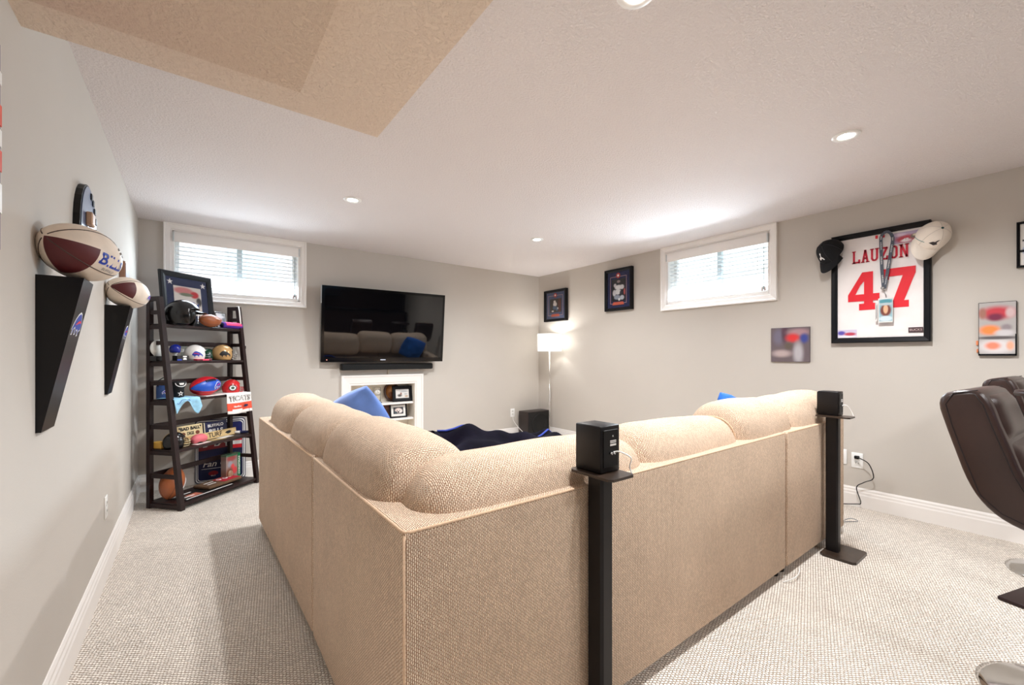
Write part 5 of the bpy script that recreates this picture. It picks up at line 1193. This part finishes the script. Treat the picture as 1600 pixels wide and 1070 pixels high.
t_ = t
MB().box((.095, -.0034, .425), (.165, -.002, .55)).build('navy_field', M('sign_navy', rgb(26, 34, 110), rough=.4), t_)
MB().box((.085, -.0036, .30), (.168, -.003, .41)).build('white_field', MAT_WPRINT, t_)
for z in (.300, .372): MB().box((.085, -.0042, z), (.168, -.0036, z+.036)).build('red_stripe', MAT_RED, t_)
t = sthing('ornament_box', 'green and red boxed Christmas ornament on the bottom shelf', 'box', .655, .215, s5)
MB().box((-.07, -.03, 0), (.055, .03, .235), .002).build('carton', printed('xmas_carton', rgb(150, 130, 124), [(.45, .85, .4, .12, rgb(150, 66, 66)), (.35, .6, .2, .14, rgb(150, 150, 160)), (.55, .5, .16, .12, rgb(214, 70, 70)), (.3, .25, .35, .25, rgb(120, 70, 50)), (.75, .35, .2, .14, rgb(206, 60, 66)), (.5, .97, .6, .05, rgb(60, 110, 80))], soft=.4), t)
MB().box((.056, -.031, .0), (.085, .03, .235), .002).build('green_panel', M('xmas_green', rgb(30, 140, 90)), t)
text('lettering', 'CHRISTMAS', .022, MAT_WPRINT, t, (.070, -.0325, .12), rot=R(-90), width=.17, bold=.0006)
mb = MB(); mb.sphere((-.03, -.034, .055), (.03, .012, .038), u=12, v=8); mb.build('bauble', M('bauble_gold', rgb(150, 116, 90), rough=.3), t)
t = sthing('folded_shirt', 'folded brown and red cloth lying on the bottom shelf', 'folded cloth', .49, .17, s5+.010)
MB().box((-.17, -.085, 0), (.17, .085, .026), .010, 3).build('fold', M('brown_cloth', rgb(98, 72, 50), rough=.9, var=.2), t)
MB().prism([(-.02, -.02), (.165, -.06), (.165, .07), (.06, .075)], .026, .0285, mat=Matrix.Rotation(R(90), 4, 'X') @ Matrix.Diagonal((1, 1, -1, 1)) @ Matrix.Rotation(0, 4, 'X')).build('red_print', MAT_RED, t) if False else MB().box((-.01, -.07, .026), (.165, .06, .028)).build('red_print', M('shirt_red', rgb(176, 24, 44), rough=.8), t)
for k, (x, y) in enumerate(((.02, .02), (.075, .01), (.125, .02))): MB().lathe([(.012, 0), (.022, 0), (.022, .0015), (.012, .0015)], 14, mat=Matrix.Translation((x, y, .028))).build('white_ring', MAT_WPRINT, t)
MB().box((-.13, -.03, .026), (-.05, -.018, .0275)).box((-.12, .02, .026), (-.03, .032, .0275)).build('white_print', MAT_WPRINT, t)
t = sthing('magazine', 'glossy sports magazine lying at the front left of the bottom shelf', 'magazine', .30, .115, s5)
MB().box((-.22, -.075, 0), (.22, .10, .009), .001).build('pages', MAT_KPRINT, t)
MB().box((-.215, -.07, .009), (.215, -.058, .0098)).box((-.215, .075, .009), (-.05, .088, .0098)).box((-.18, -.02, .009), (-.10, .0, .0098)).build('white_print', MAT_WPRINT, t)
MB().box((-.15, -.045, .009), (-.05, .03, .0096)).build('cover_photo', M('cover_tan', rgb(190, 110, 90), var=.3, vscale=30), t)

# ------------------------------------------------------------------ dark back bar behind the camera (seen mirrored in the television)
bb = thing('back_bar', 'dark wooden back bar with blue lit shelf behind the camera', 'cabinet', (3.3, YB, 0))
MB().box((-1.1, 0, 0), (1.2, .5, 1.0), .01).box((-1.1, 0, 1.0), (1.2, .06, 2.2)).build('body', MAT_ESPRESSO, bb)
MB().box((-1.12, 0, 1.0), (1.22, .55, 1.04), .004).build('worktop', MAT_BLACKWOOD, bb)
for z in (1.34, 1.62): MB().box((-1.05, .06, z), (-.55, .26, z+.03)).build('shelf_board', MAT_BLACKWOOD, bb)
MB().box((-1.04, .07, 1.61), (-.56, .09, 1.62)).build('light_strip', M('blue_strip_light', (.1, .5, 1), emit=(.12, .55, 1), estr=30), bb)

# ------------------------------------------------------------------ bar stools at the right
MAT_LEATHER = M('brown_leather_seat', rgb(50, 33, 29), rough=.33, var=.15, vscale=6, bump=.0006, bscale=260)
MAT_STITCH = M('dark_stitch', rgb(24, 14, 14), rough=.8)
def stool(label, x, y, rz):
    t = thing('bar_stool', label, 'bar stool', (x, y, 0), (0, 0, rz))       # faces local -y
    # side profile (y, z): outer line from back top down under the seat, inner line back up
    outer = [(.205, 1.075), (.265, 1.060), (.285, 1.02), (.270, .95), (.245, .86), (.215, .76), (.180, .69), (.13, .640), (.06, .612), (-.03, .605), (-.12, .608), (-.18, .620)]
    inner = [(-.20, .650), (-.18, .690), (-.10, .700), (.00, .705), (.055, .735), (.085, .80), (.110, .88), (.135, .96), (.155, 1.03), (.175, 1.065)]
    def smooth_line(q, n=3):
        P = [Vector((a, b)) for a, b in q]; out = []
        for i in range(len(P)-1):
            a, b, c, d = P[max(i-1, 0)], P[i], P[i+1], P[min(i+2, len(P)-1)]
            for k in range(n):
                t_ = k/n; v = .5*((2*b)+(c-a)*t_+(2*a-5*b+4*c-d)*t_*t_+(3*b-a-3*c+d)*t_**3); out.append((v.x, v.y))
        return out+[q[-1]]
    prof = smooth_line([inner[-1]]+outer+[inner[0]])[1:-1]+smooth_line(inner)
    hw = .205
    mb = MB(); mb.prism([(a, b) for a, b in prof], -hw, hw, mat=Matrix(((0, 1, 0, 0), (1, 0, 0, 0), (0, 0, 1, 0), (0, 0, 0, 1))), bev=.018, seg=3, smooth=True)
    body = mb.build('shell', MAT_LEATHER, t)
    # front pads: back upper, back lower, seat
    def pad(pts, name):
        A = [Vector((0, p[0], p[1])) for p in pts]; ln = [0]
        for a, b in zip(A, A[1:]): ln.append(ln[-1]+(b-a).length)
        def fn(u, v):
            s_ = v*ln[-1]; k = max(i for i in range(len(ln)) if ln[i] <= s_+1e-9); k = min(k, len(A)-2)
            p = A[k].lerp(A[k+1], (s_-ln[k])/(ln[k+1]-ln[k])); d = (A[k+1]-A[k]).normalized(); n_ = Vector((0, -d.z, d.y))
            e_ = (1-abs(2*u-1)**6)*(1-abs(2*v-1)**6)
            return Vector(((u-.5)*.335, p.y, p.z))+n_*(.022*e_-.004)
        mb = MB(); mb.grid(fn, 16, 14); return mb.build(name, MAT_LEATHER, t)
    pad([(.118, .905), (.135, .96), (.155, 1.03), (.175, 1.06)], 'back_pad'); pad([(.045, .725), (.065, .76), (.090, .82), (.116, .90)], 'back_pad')
    pad([(-.18, .690), (-.10, .700), (.00, .705), (.04, .722)], 'seat_pad')
    for s_ in (-1, 1):
        for off in (.020,):
            pts = []
            n = len(prof); cy = sum(p[0] for p in prof)/n
            for i, (a, b) in enumerate(outer): pts.append((s_*(hw+.0005), a-.020 if i < 6 else a, b+(0 if i < 6 else .022)))
            MB().tube(pts, .0018, 5).build('stitching', MAT_STITCH, t)
            pts = [(s_*(hw+.0005), a+.018, b-.004) for a, b in inner[4:]]
            MB().tube(pts, .0018, 5).build('stitching', MAT_STITCH, t)
    MB().lathe([(0, .02), (.222, .0), (.224, .006), (.20, .016), (.12, .030), (.05, .055), (.032, .09), (.030, .33), (.024, .33), (.024, .585), (0, .585)], 40).build('pedestal', MAT_CHROME, t)
    MB().lathe([(0, .575), (.09, .575), (.10, .59), (.10, .606), (0, .606)], 24).build('seat_plate', MAT_BLACK, t)
    MB().tube([(.03*math.cos(a), -.03*abs(math.sin(a)), .27) if k in (0, 12) else (.15*math.cos(a), -.17*math.sin(a), .27) for k, a in enumerate([PI*i/12 for i in range(13)])], .009, 8).build('footrest', MAT_CHROME, t)
    return t
stool('brown padded leather bar stool nearest the camera at the right edge', 2.755, .01, R(-4))
stool('second brown padded leather bar stool, behind the nearer one', 4.13, .03, R(-4))
tb = thing('pub_table', 'dark brown pedestal table foot between the two bar stools', 'table', (3.67, -.01, 0), (0, 0, R(-17)))
MB().box((-.20, -.20, 0), (.20, .20, .02), .008, 2).build('base', MAT_ESPRESSO, tb)
MB().lathe([(.035, .02), (.035, 1.0), (0, 1.0)], 16).build('column', MAT_ESPRESSO, tb)
MB().lathe([(0, 1.0), (.20, 1.0), (.205, 1.01), (.20, 1.025), (0, 1.025)], 32).build('table_top', MAT_ESPRESSO, tb)
